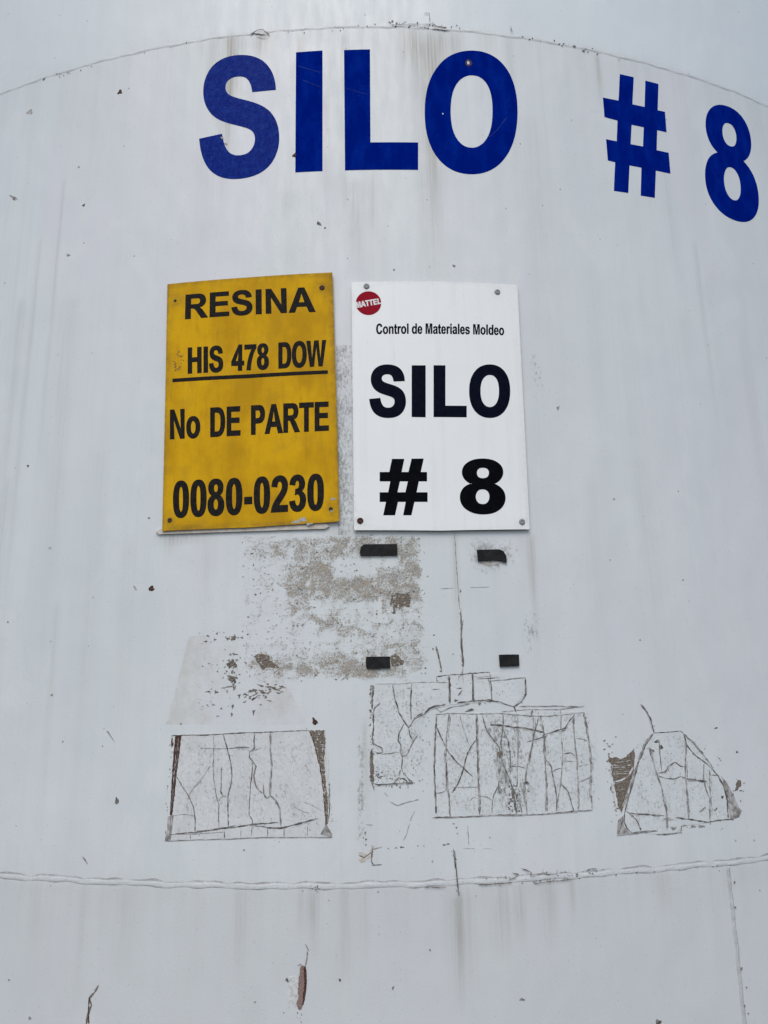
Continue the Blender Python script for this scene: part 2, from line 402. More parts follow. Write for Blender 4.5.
# ------------------------------------------------------------------ bold grotesque letters (outlines in 2048ths of an em)
G = {
'S': (1366, "M74 477L362 505Q388 360 467 292Q547 224 682 224Q825 224 897 284Q970 345 970 426Q970 478 939 514Q909 551 833 578Q781 596 596 642Q358 701 262 787Q127 908 127 1082Q127 1194 190 1291Q254 1389 373 1440Q493 1491 662 1491Q938 1491 1077 1370Q1217 1249 1224 1047L928 1034Q909 1147 846 1196Q784 1246 659 1246Q530 1246 457 1193Q410 1159 410 1102Q410 1050 454 1013Q510 966 726 915Q942 864 1045 809Q1149 755 1207 660Q1266 566 1266 427Q1266 301 1196 191Q1126 81 998 27Q870 -26 679 -26Q401 -26 252 102Q103 231 74 477Z"),
'O': (1593, "M89 724Q89 948 156 1100Q206 1212 292 1301Q379 1390 482 1433Q619 1491 798 1491Q1122 1491 1316 1290Q1511 1089 1511 731Q1511 376 1318 175Q1125 -25 802 -25Q475 -25 282 174Q89 374 89 724ZM394 734Q394 485 509 356Q624 228 801 228Q978 228 1091 355Q1205 483 1205 738Q1205 990 1094 1114Q984 1238 801 1238Q618 1238 506 1112Q394 987 394 734Z"),
'R': (1479, "M150 0L150 1466L773 1466Q1008 1466 1114 1426Q1221 1387 1285 1286Q1349 1185 1349 1055Q1349 890 1252 782Q1155 675 962 647Q1058 591 1120 524Q1183 457 1289 286L1468 0L1114 0L900 319Q786 490 744 534Q702 579 655 595Q608 612 506 612L446 612L446 0ZM446 846L665 846Q878 846 931 864Q984 882 1014 926Q1044 970 1044 1036Q1044 1110 1004 1155Q965 1201 893 1213Q857 1218 677 1218L446 1218Z"),
'E': (1366, "M149 0L149 1466L1236 1466L1236 1218L445 1218L445 893L1181 893L1181 646L445 646L445 247L1264 247L1264 0Z"),
'I': (569, "M140 0L436 0L436 1466L140 1466Z"),
'N': (1479, "M152 0L152 1466L440 1466L1040 487L1040 1466L1315 1466L1315 0L1018 0L427 956L427 0Z"),
'A': (1479, "M1471 0L1149 0L1021 333L435 333L314 0L0 0L571 1466L884 1466ZM926 580L724 1124L526 580Z"),
'H': (1479, "M150 0L150 1466L446 1466L446 889L1026 889L1026 1466L1322 1466L1322 0L1026 0L1026 641L446 641L446 0Z"),
'4': (1139, "M638 0L638 295L38 295L38 541L674 1472L910 1472L910 542L1092 542L1092 295L910 295L910 0ZM638 542L638 1043L301 542Z"),
'7': (1139, "M86 1185L86 1446L1048 1446L1048 1241Q929 1124 806 905Q683 686 618 439Q554 193 555 0L283 0Q290 303 408 617Q526 931 723 1185Z"),
'8': (1139, "M328 794Q211 843 158 929Q104 1016 104 1119Q104 1273 217 1373Q331 1474 540 1474Q747 1474 862 1373Q977 1273 977 1119Q977 1009 920 923Q863 838 759 794Q892 739 961 638Q1030 536 1030 403Q1030 217 902 95Q774 -25 556 -25Q352 -25 217 82Q57 208 57 428Q57 549 117 650Q177 750 328 794ZM371 1098Q371 1019 418 969Q466 925 545 925Q625 925 673 970Q721 1020 721 1099Q721 1173 674 1218Q626 1262 547 1262Q465 1262 418 1217Q371 1172 371 1098ZM345 445Q345 336 401 272Q457 211 541 211Q623 211 677 270Q731 331 731 444Q731 543 676 603Q620 663 538 663Q443 663 394 597Q345 528 345 445Z"),
'0': (1139, "M562 1472Q774 1472 894 1320Q1037 1141 1037 724Q1037 308 893 127Q774 -25 562 -25Q349 -25 219 138Q88 302 88 722Q88 1136 232 1318Q351 1472 562 1472ZM562 1239Q511 1239 471 1206Q432 1174 410 1090Q382 980 382 720Q382 460 408 363Q434 266 474 234Q513 201 562 201Q613 201 653 233Q692 266 714 350Q742 459 742 719Q742 979 716 1076Q690 1174 651 1207Q611 1239 562 1239Z"),
'D': (1479, "M150 1466L691 1466Q874 1466 970 1438Q1099 1400 1191 1303Q1283 1206 1331 1065Q1379 925 1379 719Q1379 538 1334 407Q1279 247 1177 148Q1100 73 969 31Q871 0 707 0L150 0ZM446 1218L446 247L667 247Q791 247 846 261Q918 279 965 322Q1013 365 1043 463Q1073 562 1073 732Q1073 902 1043 993Q1013 1084 959 1135Q905 1186 822 1204Q760 1218 579 1218Z"),
'W': (1933, "M370 0L20 1466L323 1466L544 459L812 1466L1164 1466L1421 442L1646 1466L1944 1466L1588 0L1274 0L982 1096L691 0Z"),
'o': (1251, "M82 546Q82 686 151 817Q220 948 346 1017Q473 1086 629 1086Q870 1086 1024 929Q1178 773 1178 534Q1178 293 1022 134Q867 -24 631 -24Q485 -24 352 42Q220 108 151 235Q82 363 82 546ZM370 531Q370 373 445 289Q520 205 630 205Q740 205 814 289Q889 373 889 533Q889 689 814 773Q740 857 630 857Q520 857 445 773Q370 689 370 531Z"),
'P': (1366, "M149 0L149 1466L624 1466Q894 1466 976 1444Q1102 1411 1187 1300Q1272 1190 1272 1015Q1272 880 1223 788Q1174 696 1098 643Q1023 591 945 574Q839 553 638 553L445 553L445 0ZM445 1218L445 802L607 802Q782 802 841 825Q900 848 933 897Q967 946 967 1011Q967 1091 920 1143Q873 1195 801 1208Q748 1218 588 1218Z"),
'T': (1251, "M478 0L478 1218L43 1218L43 1466L1208 1466L1208 1218L774 1218L774 0Z"),
'-': (682, "M114 390L114 671L666 671L666 390Z"),
'2': (1139, "M1036 261L1036 0L51 0Q67 148 147 280Q227 413 463 632Q653 809 696 872Q754 959 754 1044Q754 1138 703 1188Q653 1239 564 1239Q476 1239 424 1186Q372 1133 364 1010L84 1038Q109 1270 241 1371Q373 1472 571 1472Q788 1472 912 1355Q1036 1238 1036 1064Q1036 965 1000 875Q965 786 888 688Q837 623 704 501Q571 379 535 339Q500 299 478 261Z"),
'3': (1139, "M77 389L349 422Q362 318 419 263Q476 208 557 208Q644 208 703 274Q763 340 763 452Q763 558 706 620Q649 682 567 682Q513 682 438 661L469 890Q583 887 643 939Q703 992 703 1079Q703 1153 659 1197Q615 1241 542 1241Q470 1241 419 1191Q368 1141 357 1045L98 1089Q125 1222 179 1301Q234 1381 331 1426Q429 1472 550 1472Q757 1472 882 1340Q985 1232 985 1096Q985 903 774 788Q900 761 975 667Q1051 573 1051 440Q1051 247 910 111Q769 -25 559 -25Q360 -25 229 89Q98 204 77 389Z"),
'L': (1251, "M157 0L157 1466L453 1466L453 247L1189 247L1189 0Z"),
'C': (1479, "M1087 539L1374 448Q1308 208 1154 91Q1001 -25 765 -25Q473 -25 285 174Q97 374 97 720Q97 1086 286 1288Q475 1491 783 1491Q1052 1491 1220 1332Q1320 1238 1370 1062L1077 992Q1051 1106 968 1172Q886 1238 768 1238Q605 1238 503 1121Q402 1004 402 742Q402 464 502 346Q602 228 762 228Q880 228 965 303Q1050 378 1087 539Z"),
'n': (1251, "M1113 0L832 0L832 542Q832 714 814 764Q796 815 755 843Q715 871 658 871Q585 871 527 831Q469 791 447 725Q426 659 426 481L426 0L145 0L145 1062L406 1062L406 906Q545 1086 756 1086Q849 1086 926 1052Q1003 1019 1042 967Q1082 915 1097 849Q1113 783 1113 660Z"),
't': (682, "M634 1062L634 838L442 838L442 410Q442 280 447 258Q453 237 472 223Q492 209 520 209Q559 209 633 236L657 18Q559 -24 435 -24Q359 -24 298 1Q237 27 208 67Q180 108 169 177Q160 226 160 375L160 838L31 838L31 1062L160 1062L160 1273L442 1437L442 1062Z"),
'r': (797, "M416 0L135 0L135 1062L396 1062L396 911Q463 1018 516 1052Q570 1086 638 1086Q734 1086 823 1033L736 788Q665 834 604 834Q545 834 504 801Q463 769 439 684Q416 599 416 328Z"),
'l': (569, "M147 0L147 1466L428 1466L428 0Z"),
'd': (1251, "M1121 0L860 0L860 156Q795 65 706 20Q618 -24 528 -24Q345 -24 214 123Q84 271 84 535Q84 805 211 945Q338 1086 532 1086Q710 1086 840 938L840 1466L1121 1466ZM371 554Q371 384 418 308Q486 198 608 198Q705 198 773 280Q841 363 841 527Q841 710 775 790Q709 871 606 871Q506 871 438 791Q371 712 371 554Z"),
'e': (1139, "M762 338L1042 291Q988 137 871 56Q755 -24 580 -24Q303 -24 170 157Q65 302 65 523Q65 787 203 936Q341 1086 552 1086Q789 1086 926 929Q1063 773 1057 450L353 450Q356 325 421 255Q486 186 583 186Q649 186 694 222Q739 258 762 338ZM778 622Q775 744 715 807Q655 871 569 871Q477 871 417 804Q357 737 358 622Z"),
'M': (1706, "M145 0L145 1466L588 1466L854 466L1117 1466L1561 1466L1561 0L1286 0L1286 1154L995 0L710 0L420 1154L420 0Z"),
'a': (1139, "M357 738L102 784Q145 938 250 1012Q355 1086 562 1086Q750 1086 842 1041Q934 997 971 928Q1009 860 1009 677L1006 349Q1006 209 1019 142Q1033 76 1070 0L792 0Q781 28 765 83Q758 108 755 116Q683 46 601 11Q519 -24 426 -24Q262 -24 167 65Q73 154 73 290Q73 380 116 450Q159 521 236 558Q314 596 460 624Q657 661 733 693L733 721Q733 802 693 836Q653 871 542 871Q467 871 425 841Q383 812 357 738ZM733 510Q679 492 562 467Q445 442 409 418Q354 379 354 319Q354 260 398 217Q442 174 510 174Q586 174 655 224Q706 262 722 317Q733 353 733 454Z"),
'i': (569, "M147 1206L147 1466L428 1466L428 1206ZM147 0L147 1062L428 1062L428 0Z"),
's': (1139, "M48 303L330 346Q348 264 403 221Q458 179 557 179Q666 179 721 219Q758 247 758 294Q758 326 738 347Q717 367 644 384Q304 459 213 521Q87 607 87 760Q87 898 196 992Q305 1086 534 1086Q752 1086 858 1015Q964 944 1004 805L739 756Q722 818 674 851Q627 884 539 884Q428 884 380 853Q348 831 348 796Q348 766 376 745Q414 717 638 666Q863 615 952 541Q1040 466 1040 332Q1040 186 918 81Q796 -24 557 -24Q340 -24 213 64Q87 152 48 303Z"),
'#': (1139, "M250 0L620 0L620 0Z"),
}
def glyph(ch, steps=7):
    out = []; cur = None; d = G[ch][1]; i = 0
    import re
    for c, a in re.findall(r'([MLQZ])([^MLQZ]*)', d):
        v = [float(t) for t in a.split()]
        if c == 'M': cur = [(v[0], v[1])]
        elif c == 'L': cur.append((v[0], v[1]))
        elif c == 'Q':
            x0, y0 = cur[-1]
            for k in range(1, steps+1):
                t = k/steps
                cur.append(((1-t)**2*x0+2*t*(1-t)*v[0]+t*t*v[2], (1-t)**2*y0+2*t*(1-t)*v[1]+t*t*v[3]))
        else:
            if cur[0] == cur[-1]: cur.pop()
            out.append(cur)
    return out
def thicken(groups, ex, ey):
    res = []
    for g in groups:
        ng = []
        for c in g:
            n_ = len(c); q = []
            for i in range(n_):
                a, b, d = c[i-1], c[i], c[(i+1) % n_]
                e1 = (b[0]-a[0], b[1]-a[1]); e2 = (d[0]-b[0], d[1]-b[1])
                l1 = math.hypot(*e1) or 1e-9; l2 = math.hypot(*e2) or 1e-9
                n1 = (e1[1]/l1, -e1[0]/l1); n2 = (e2[1]/l2, -e2[0]/l2)
                k = 1 + n1[0]*n2[0] + n1[1]*n2[1]; k = max(k, .5)
                q.append((b[0]+(n1[0]+n2[0])/k*ex, b[1]+(n1[1]+n2[1])/k*ey))
            ng.append(q)
        res.append(ng)
    return res
def text_flat(F, text, corners, off, th, ex=0., ey=0., mi=0, steps=7, arch=0.):
    """set a line of letters between four photo points (TL, TR, BR, BL: left ink edge .. right ink edge, cap line .. base line)"""
    q = quad(corners, off)
    W = math.hypot(q[1][0]-q[0][0], q[1][1]-q[0][1]); H = math.hypot(q[0][0]-q[3][0], q[0][1]-q[3][1])
    ex *= MPP; ey *= MPP; x = 0; items = []
    for ch in text:
        if ch == ' ': x += 569; continue
        items.append((x, glyph(ch, steps))); x += G[ch][0]
    xs = [x0+p[0] for x0, g in items for c in g for p in c]; a, b = min(xs), max(xs)
    for x0, g in items:
        loc = [[(ex+(x0+p[0]-a)/(b-a)*(W-2*ex), ey+p[1]/1466*(H-2*ey)) for p in c] for c in g]
        gr = thicken(orient(loc), ex, ey)
        F.add([[[bil(q, u/W, v/H) for u, v in c] for c in h] for h in gr], off+th, off-.0002, mi)
    return F

# ------------------------------------------------------------------ the setting
bm = bmesh.new(); uvl = bm.loops.layers.uv.new('UVMap')
ring = [0, 1.5, 3.3, 5, 8, 14, 30, 80, 250, 600]
vs = [[bm.verts.new((r*math.cos(2*math.pi*i/64), r*math.sin(2*math.pi*i/64), 0)) for i in range(64)] for r in ring[1:]]
c0 = bm.verts.new((0, 0, 0))
for i in range(64):
    bm.faces.new([c0, vs[0][i], vs[0][(i+1) % 64]])
    for j in range(len(vs)-1): bm.faces.new([vs[j][i], vs[j+1][i], vs[j+1][(i+1) % 64], vs[j][(i+1) % 64]])
for f in bm.faces:
    for l in f.loops: l[uvl].uv = l.vert.co.xy
g = link('ground', bm, m_ground); g['kind'] = 'structure'; g['label'] = 'plain grey concrete yard round the foot of the silo'; g['category'] = 'ground'

# ------------------------------------------------------------------ the silo
def thing(name, label, cat, loc, group=None):
    o = bpy.data.objects.new(name, None); COL.objects.link(o); o.location = loc; o.empty_display_size = .2
    o['label'] = label; o['category'] = cat
    if group: o['group'] = group
    return o
silo = thing('silo', 'tall round white painted steel silo with welded seams, peeling patches and large blue lettering', 'silo', (0, 0, 0))

TOPW = px([(0, 94), (44, 78), (115, 58), (170, 45), (230, 36), (300, 29), (384, 26), (449, 29.5), (509, 36), (599, 52), (644, 63), (704, 81), (768, 106)])
BOTW = px([(0, 875), (100, 881), (215, 885.5), (300, 886), (384, 885), (459, 882), (534, 878), (634, 870), (724, 863), (768, 858)])
def seam_z(P, s):
    if s <= P[0][0]: return P[0][1]
    if s >= P[-1][0]: return P[-1][1]
    for (a, za), (b, zb) in zip(P, P[1:]):
        if a <= s <= b: return za+(zb-za)*(s-a)/(b-a)
def smooth_z(P, s): return sum(seam_z(P, s+d) for d in (-.2, -.1, 0, .1, .2))/5
ZT, ZB = (lambda s: smooth_z(TOPW, s)), (lambda s: smooth_z(BOTW, s))

STREAKS = [  # x, y0, y1, half width in px, strength
 (231, 34, 175, 4, .30), (238, 36, 120, 7, .18), (226, 36, 240, 8, .10), (300, 34, 90, 5, .16), (262, 34, 60, 9, .20), (212, 40, 110, 10, .08), (326, 100, 260, 4, .12), (344, 34, 250, 5, .10),
 (430, 32, 260, 8, .22), (424, 40, 330, 14, .10), (441, 32, 110, 5, .20), (410, 30, 80, 12, .20), (455, 33, 90, 8, .15), (509, 38, 170, 4, .10), (597, 55, 110, 4, .15), (530, 120, 400, 14, .06),
 (356, 180, 290, 10, .14), (372, 170, 285, 5, .10), (290, 170, 275, 9, .06), (205, 150, 290, 12, .05),
 (22, 300, 860, 6, .10), (40, 240, 700, 3, .10), (64, 180, 460, 2.5, .12), (70, 300, 800, 12, .07), (100, 450, 860, 10, .06), (58, 600, 860, 4, .09), (130, 540, 860, 8, .05), (8, 480, 820, 5, .08),
 (314, 890, 960, 4, .22), (305, 892, 940, 8, .12), (457, 893, 1024, 3.5, .26), (461, 893, 1000, 12, .12), (500, 885, 970, 10, .15), (520, 884, 955, 5, .18), (548, 882, 950, 7, .16), (572, 880, 925, 4, .14),
 (345, 888, 1010, 8, .09), (364, 888, 980, 4, .10), (240, 890, 1000, 6, .08), (130, 886, 990, 9, .07), (84, 884, 1024, 5, .09), (40, 880, 1000, 10, .06), (660, 870, 920, 9, .06),
 (694, 240, 470, 3, .10), (664, 160, 300, 3, .08), (640, 460, 800, 12, .05), (590, 480, 760, 10, .05), (742, 330, 700, 8, .05),
 (531, 535, 660, 3, .16), (528, 535, 600, 8, .10), (454, 533, 650, 3, .20), (365, 720, 850, 3, .14), (208, 532, 640, 10, .06), (170, 532, 560, 6, .14),
 (342, 530, 540, 20, .25), (180, 534, 545, 22, .22), (440, 534, 542, 60, .12)]
ST = []
for x, y0, y1, hw, k in STREAKS:
    s0, z0 = hit(x, y0); z1 = hit(x, y1)[1]; ST.append((s0, z0, z1, hw*MPP, k))
ZT0 = hit(384, 30)[1]
def stain(s, z):
    t = 0.
    for s0, z0, z1, hw, k in ST:
        d = (s-s0)/hw
        if abs(d) < 2.5 and z < z0+.01 and z > z1-.05:
            f = (z-z1)/(z0-z1); f = max(0, min(1, f)); t += (2.5 if z0 > ZT0-.12 else 1.8)*k*math.exp(-d*d)*min(1, f*1.6)*min(1, max(0, (z0+.01-z)/.02))
    for zz, k, L in ((ZT(s), .10, .22), (ZB(s), .10, .12)):
        if z < zz: t += k*math.exp(-(zz-z)/L)*(.5+.5*math.sin(s*37+1.3*math.sin(s*91)))
        else: t += k*.7*math.exp(-(z-zz)/.03)
    return min(t, .9)
def grid_s():
    S = []; s = -math.pi*R
    while s < math.pi*R-1e-6:
        S.append(s); a = abs(s); s += .008 if a < 1.5 else (.03 if a < 2.2 else .12)
    return S
S = grid_s()
Z = [0, .3, .6]+[.7+i*.025 for i in range(int(3.3/.025))]+[4.05, 4.5, 5.5, 6.5, 7.5]
bm = bmesh.new(); uvl = bm.loops.layers.uv.new('UVMap')
V = [[bm.verts.new(cyl(s, z)) for s in S] for z in Z]
n_ = len(S)
for j in range(len(Z)-1):
    for i in range(n_):
        k = (i+1) % n_; s1 = S[k] if k else math.pi*R
        f = bm.faces.new([V[j][i], V[j][k], V[j+1][k], V[j+1][i]])
        for l, uv in zip(f.loops, ((S[i], Z[j]), (s1, Z[j]), (s1, Z[j+1]), (S[i], Z[j+1]))): l[uvl].uv = uv
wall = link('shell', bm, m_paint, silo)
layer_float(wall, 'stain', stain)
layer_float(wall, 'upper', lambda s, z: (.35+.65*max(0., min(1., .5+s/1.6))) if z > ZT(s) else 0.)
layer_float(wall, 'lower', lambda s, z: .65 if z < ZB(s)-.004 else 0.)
bm = bmesh.new(); uvl = bm.loops.layers.uv.new('UVMap')
ra = [bm.verts.new(cyl(2*math.pi*R*i/96, 7.5, .06)) for i in range(96)]; rb = [bm.verts.new(v.co*1.0+Vector((0, 0, .06))) for v in ra]
ap = bm.verts.new((0, 0, 8.7))
for i in range(96):
    j = (i+1) % 96; bm.faces.new([ra[i], ra[j], rb[j], rb[i]]); bm.faces.new([rb[i], rb[j], ap])
bm.faces.new(ra[::-1])
for f in bm.faces:
    for l in f.loops: l[uvl].uv = (l.vert.co.x, l.vert.co.y)
link('roof', bm, m_paint, silo)

def seam(name, zf, half, h, prof, seed):
    """a hand-run weld bead round the shell; prof = [(across -1..1, height 0..1, crease 0..1)]"""
    g = random.Random(seed); bm = bmesh.new(); uvl = bm.loops.layers.uv.new('UVMap'); cr = []; rows = []
    ph = [g.random()*6.28 for _ in range(8)]
    for s in S:
        wob = .0012*math.sin(s*31+ph[0])+.0008*math.sin(s*83+ph[1])+.0006*(g.random()-.5); hh = h*(1+.25*math.sin(s*47+ph[2])+.2*math.sin(s*119+ph[3])+.15*(g.random()-.5))
        rows.append([(s, zf(s)+wob+a*half*(1+.12*math.sin(s*63+ph[4]+a)), hh*b-.0004, c) for a, b, c in prof])
    V = [[bm.verts.new(cyl(s, z, o)) for s, z, o, c in r] for r in rows]; cr = [c for r in rows for *_, c in r]
    for i in range(len(S)):
        k = (i+1) % len(S)
        for j in range(len(prof)-1):
            f = bm.faces.new([V[i][j], V[k][j], V[k][j+1], V[i][j+1]])
            for l, (a, b) in zip(f.loops, ((i, j), (k, j), (k, j+1), (i, j+1))):
                l[uvl].uv = (rows[a][b][0] if (a or not i) else math.pi*R, rows[a][b][1])
    o = link(name, bm, m_bead, silo)
    a = o.data.attributes.new('crease', 'FLOAT', 'POINT')
    for i, c in enumerate(cr): a.data[i].value = c
    layer_float(o, 'stain', lambda s, z: stain(s, z)*.5)
    return o
PB = [(-1.05, 0, .2), (-.9, .05, 1.), (-.7, .2, 1.), (-.55, .75, .15), (-.3, 1, .1), (.05, .97, .10), (.3, .8, .2), (.5, .35, .85), (.8, .2, 1.0), (1.05, .12, .6), (1.5, 0, 0)]
PT = [(-1.3, 0, .1), (-.9, .2, .3), (-.4, .8, .28), (0, 1, .18), (.4, .8, .16), (.9, .2, .30), (1.3, 0, .1)]
seam('weld_seam', ZB, .0115, .0016, PB, 3)
seam('weld_seam', ZT, .0080, .0016, PT, 5)
# the upright joint of the lower course, right of centre
P0, P1, P2 = px([(727.5, 866), (736.2, 945), (745.5, 1036)])
bm = bmesh.new(); uvl = bm.loops.layers.uv.new('UVMap'); g = random.Random(12); rows = []
prof = [(-1.2, 0, 0), (-.9, .15, .5), (-.5, .75, .6), (0, 1, .5), (.5, .7, .2), (.9, .15, .15), (1.2, 0, .05)]
z = P0[1]-.004
while z > 0:
    if z > P1[1]: sc = P1[0]+(P0[0]-P1[0])*(z-P1[1])/(P0[1]-P1[1])
    elif z > P2[1]: sc = P2[0]+(P1[0]-P2[0])*(z-P2[1])/(P1[1]-P2[1])
    else: sc = P2[0]
    hh = .0050*(1+.5*(g.random()-.5)); dx = .0006*math.sin(z*70)+.0014*(g.random()-.5)
    rows.append([(sc+dx+a*.0065, z, hh*b-.0004, c) for a, b, c in prof]); z -= .008
V = [[bm.verts.new(cyl(s, z, o)) for s, z, o, c in r] for r in rows]
for i in range(len(rows)-1):
    for j in range(len(prof)-1):
        f = bm.faces.new([V[i+1][j], V[i+1][j+1], V[i][j+1], V[i][j]])
        for l, (a, b) in zip(f.loops, ((i+1, j), (i+1, j+1), (i, j+1), (i, j))): l[uvl].uv = rows[a][b][:2]
vs_ = link('upright_weld_seam', bm, m_bead, silo)
a = vs_.data.attributes.new('crease', 'FLOAT', 'POINT')
for i, c in enumerate([c for r in rows for *_, c in r]): a.data[i].value = c
layer_float(vs_, 'stain', lambda s, z: .05)

# ------------------------------------------------------------------ blue vinyl lettering on the shell
TB = T(180, 30, 2.1333)
def letter(ch, corners, ex, ey, m=m_blue, steps=10):
    o = text_flat(Flat(), ch, TB(corners), 0, .0007, ex, ey, 0, steps).out('letter' if ch.isalpha() else 'numeral', [m], silo)
    o['label'] = 'blue vinyl %s %s' % ('letter' if ch.isalpha() else 'numeral', ch)
    return o
letter('S', [(44, 64), (209, 54), (213, 306), (40, 322)], 3.2, 1.8, m_blue2)
letter('I', [(247.5, 48), (304, 44), (304, 301), (246, 304)], 0, 0)
letter('L', [(350, 43), (508, 42), (508, 298.5), (352, 299.5)], 3.8, 5.0)
letter('O', [(522, 50), (720, 50), (720, 305), (522, 305)], 4.3, 4.0)
T4 = T(568, 50, 3.84)
hashp = [(199, 93), (252, 105), (247, 209), (294, 219), (297, 118), (347, 131), (344, 232), (372, 238), (378, 316), (342, 308), (340, 385), (386, 395), (393, 475), (337, 463), (333, 568), (279, 559), (282, 452), (236, 443), (231, 549), (176, 541), (181, 431), (153, 424), (146, 343), (187, 351), (190, 271), (140, 258), (134, 183), (194, 195)]
hashh = [(244, 287), (291, 297), (288, 371), (240, 362)]
o = Flat().add(orient([px(T4(hashp)), px(T4(hashh))]), .0007, -.0002).out('number_sign', [m_blue], silo); o['label'] = 'blue vinyl number sign'
TB = T4
letter('8', [(515, 187), (702, 252), (743, 681), (531, 615)], 2.6, 1.3)

# ------------------------------------------------------------------ old decals painted over and cracked (each one part of the silo)
MC = [m_over, m_crack, m_hair, m_rust, m_chip, m_flake, m_scratch, m_pale_rust, m_tan]
A_, B_ = .0007, .0010                                # film height, crack height over the paint
def patch(name, outline, lines, extra=None, label=None, film_=True, base=None):
    F = Flat()
    if film_: F.add([flip(px(outline))], A_, 0, 0)
    for k, (pts, w_, mi) in enumerate(lines): ribbon(F, pts, w_, mi, B_+.00003*(k % 5), seed=k*13+len(pts))
    if extra: extra(F)
    o = F.out(name, [base or m_over]+MC[1:], silo)
    if label: o['label'] = label
    return o
def L(t, w_, mi, *pts): return (t(pts), w_, mi)
t1 = T(155, 720, 4.042)
def ex1(F):
    F.add([flip(px(jag(t1([(82, 62), (108, 62), (100, 130), (88, 220), (80, 300), (70, 385), (61, 385), (66, 290), (72, 180)]), .3, 2)))], B_, 0, 3)
    ribbon(F, t1([(86, 110), (80, 190), (74, 270)]), .7, 5, B_+.0003, 3, .8); ribbon(F, t1([(96, 70), (94, 130), (84, 215), (74, 300), (66, 380)]), 1.3, 1, B_+.0002, 9, .8)
    F.add([flip(px(jag(t1([(622, 42), (684, 40), (690, 90), (684, 160), (690, 250), (700, 330), (698, 420), (690, 425), (684, 330), (676, 260), (664, 180), (648, 110)]), .5, 2)))], B_, 0, 4)
    ribbon(F, t1([(626, 50), (650, 110), (666, 180), (678, 260), (686, 340), (690, 420)]), 1.3, 3, B_+.0002, 4, .8); ribbon(F, t1([(700, 120), (702, 200), (704, 260)]), 1.0, 5, B_+.0002, 5, .8); ribbon(F, t1([(704, 250), (708, 320), (702, 400)]), 1.2, 1, B_+.0002, 6, .9)
    F.add([flip(px(t1([(52, 390), (76, 384), (70, 440), (64, 488), (40, 488), (50, 440)])))], B_+.0001, 0, 2)
    F.add([flip(px(t1([(692, 420), (716, 460), (716, 474), (668, 462), (680, 440)])))], B_+.0001, 0, 2)
    g = random.Random(5)
    for i in range(70):
        y = g.uniform(45, 410); x = 628+ (y/410)**.7*58 + g.uniform(2, 34)
        F.add([flip(px(blob(*t1([(x, y)])[0], g.uniform(.5, 1.3), g.uniform(.3, .8), i, g.random()*3, 8)))], B_+.0003, 0, 5)
    for i in range(22):
        y = g.uniform(70, 470); F.add([flip(px(blob(*t1([(78-y*.06+g.uniform(-14, 4), y)])[0], g.uniform(.3, .9), g.uniform(.5, 1.5), i+90, 0, 8)))], B_+.0003, 0, g.choice((1, 5, 5)))
    speckle(F, (183, 738, 322, 825), 45, 2, B_, 31, (.25, .6))
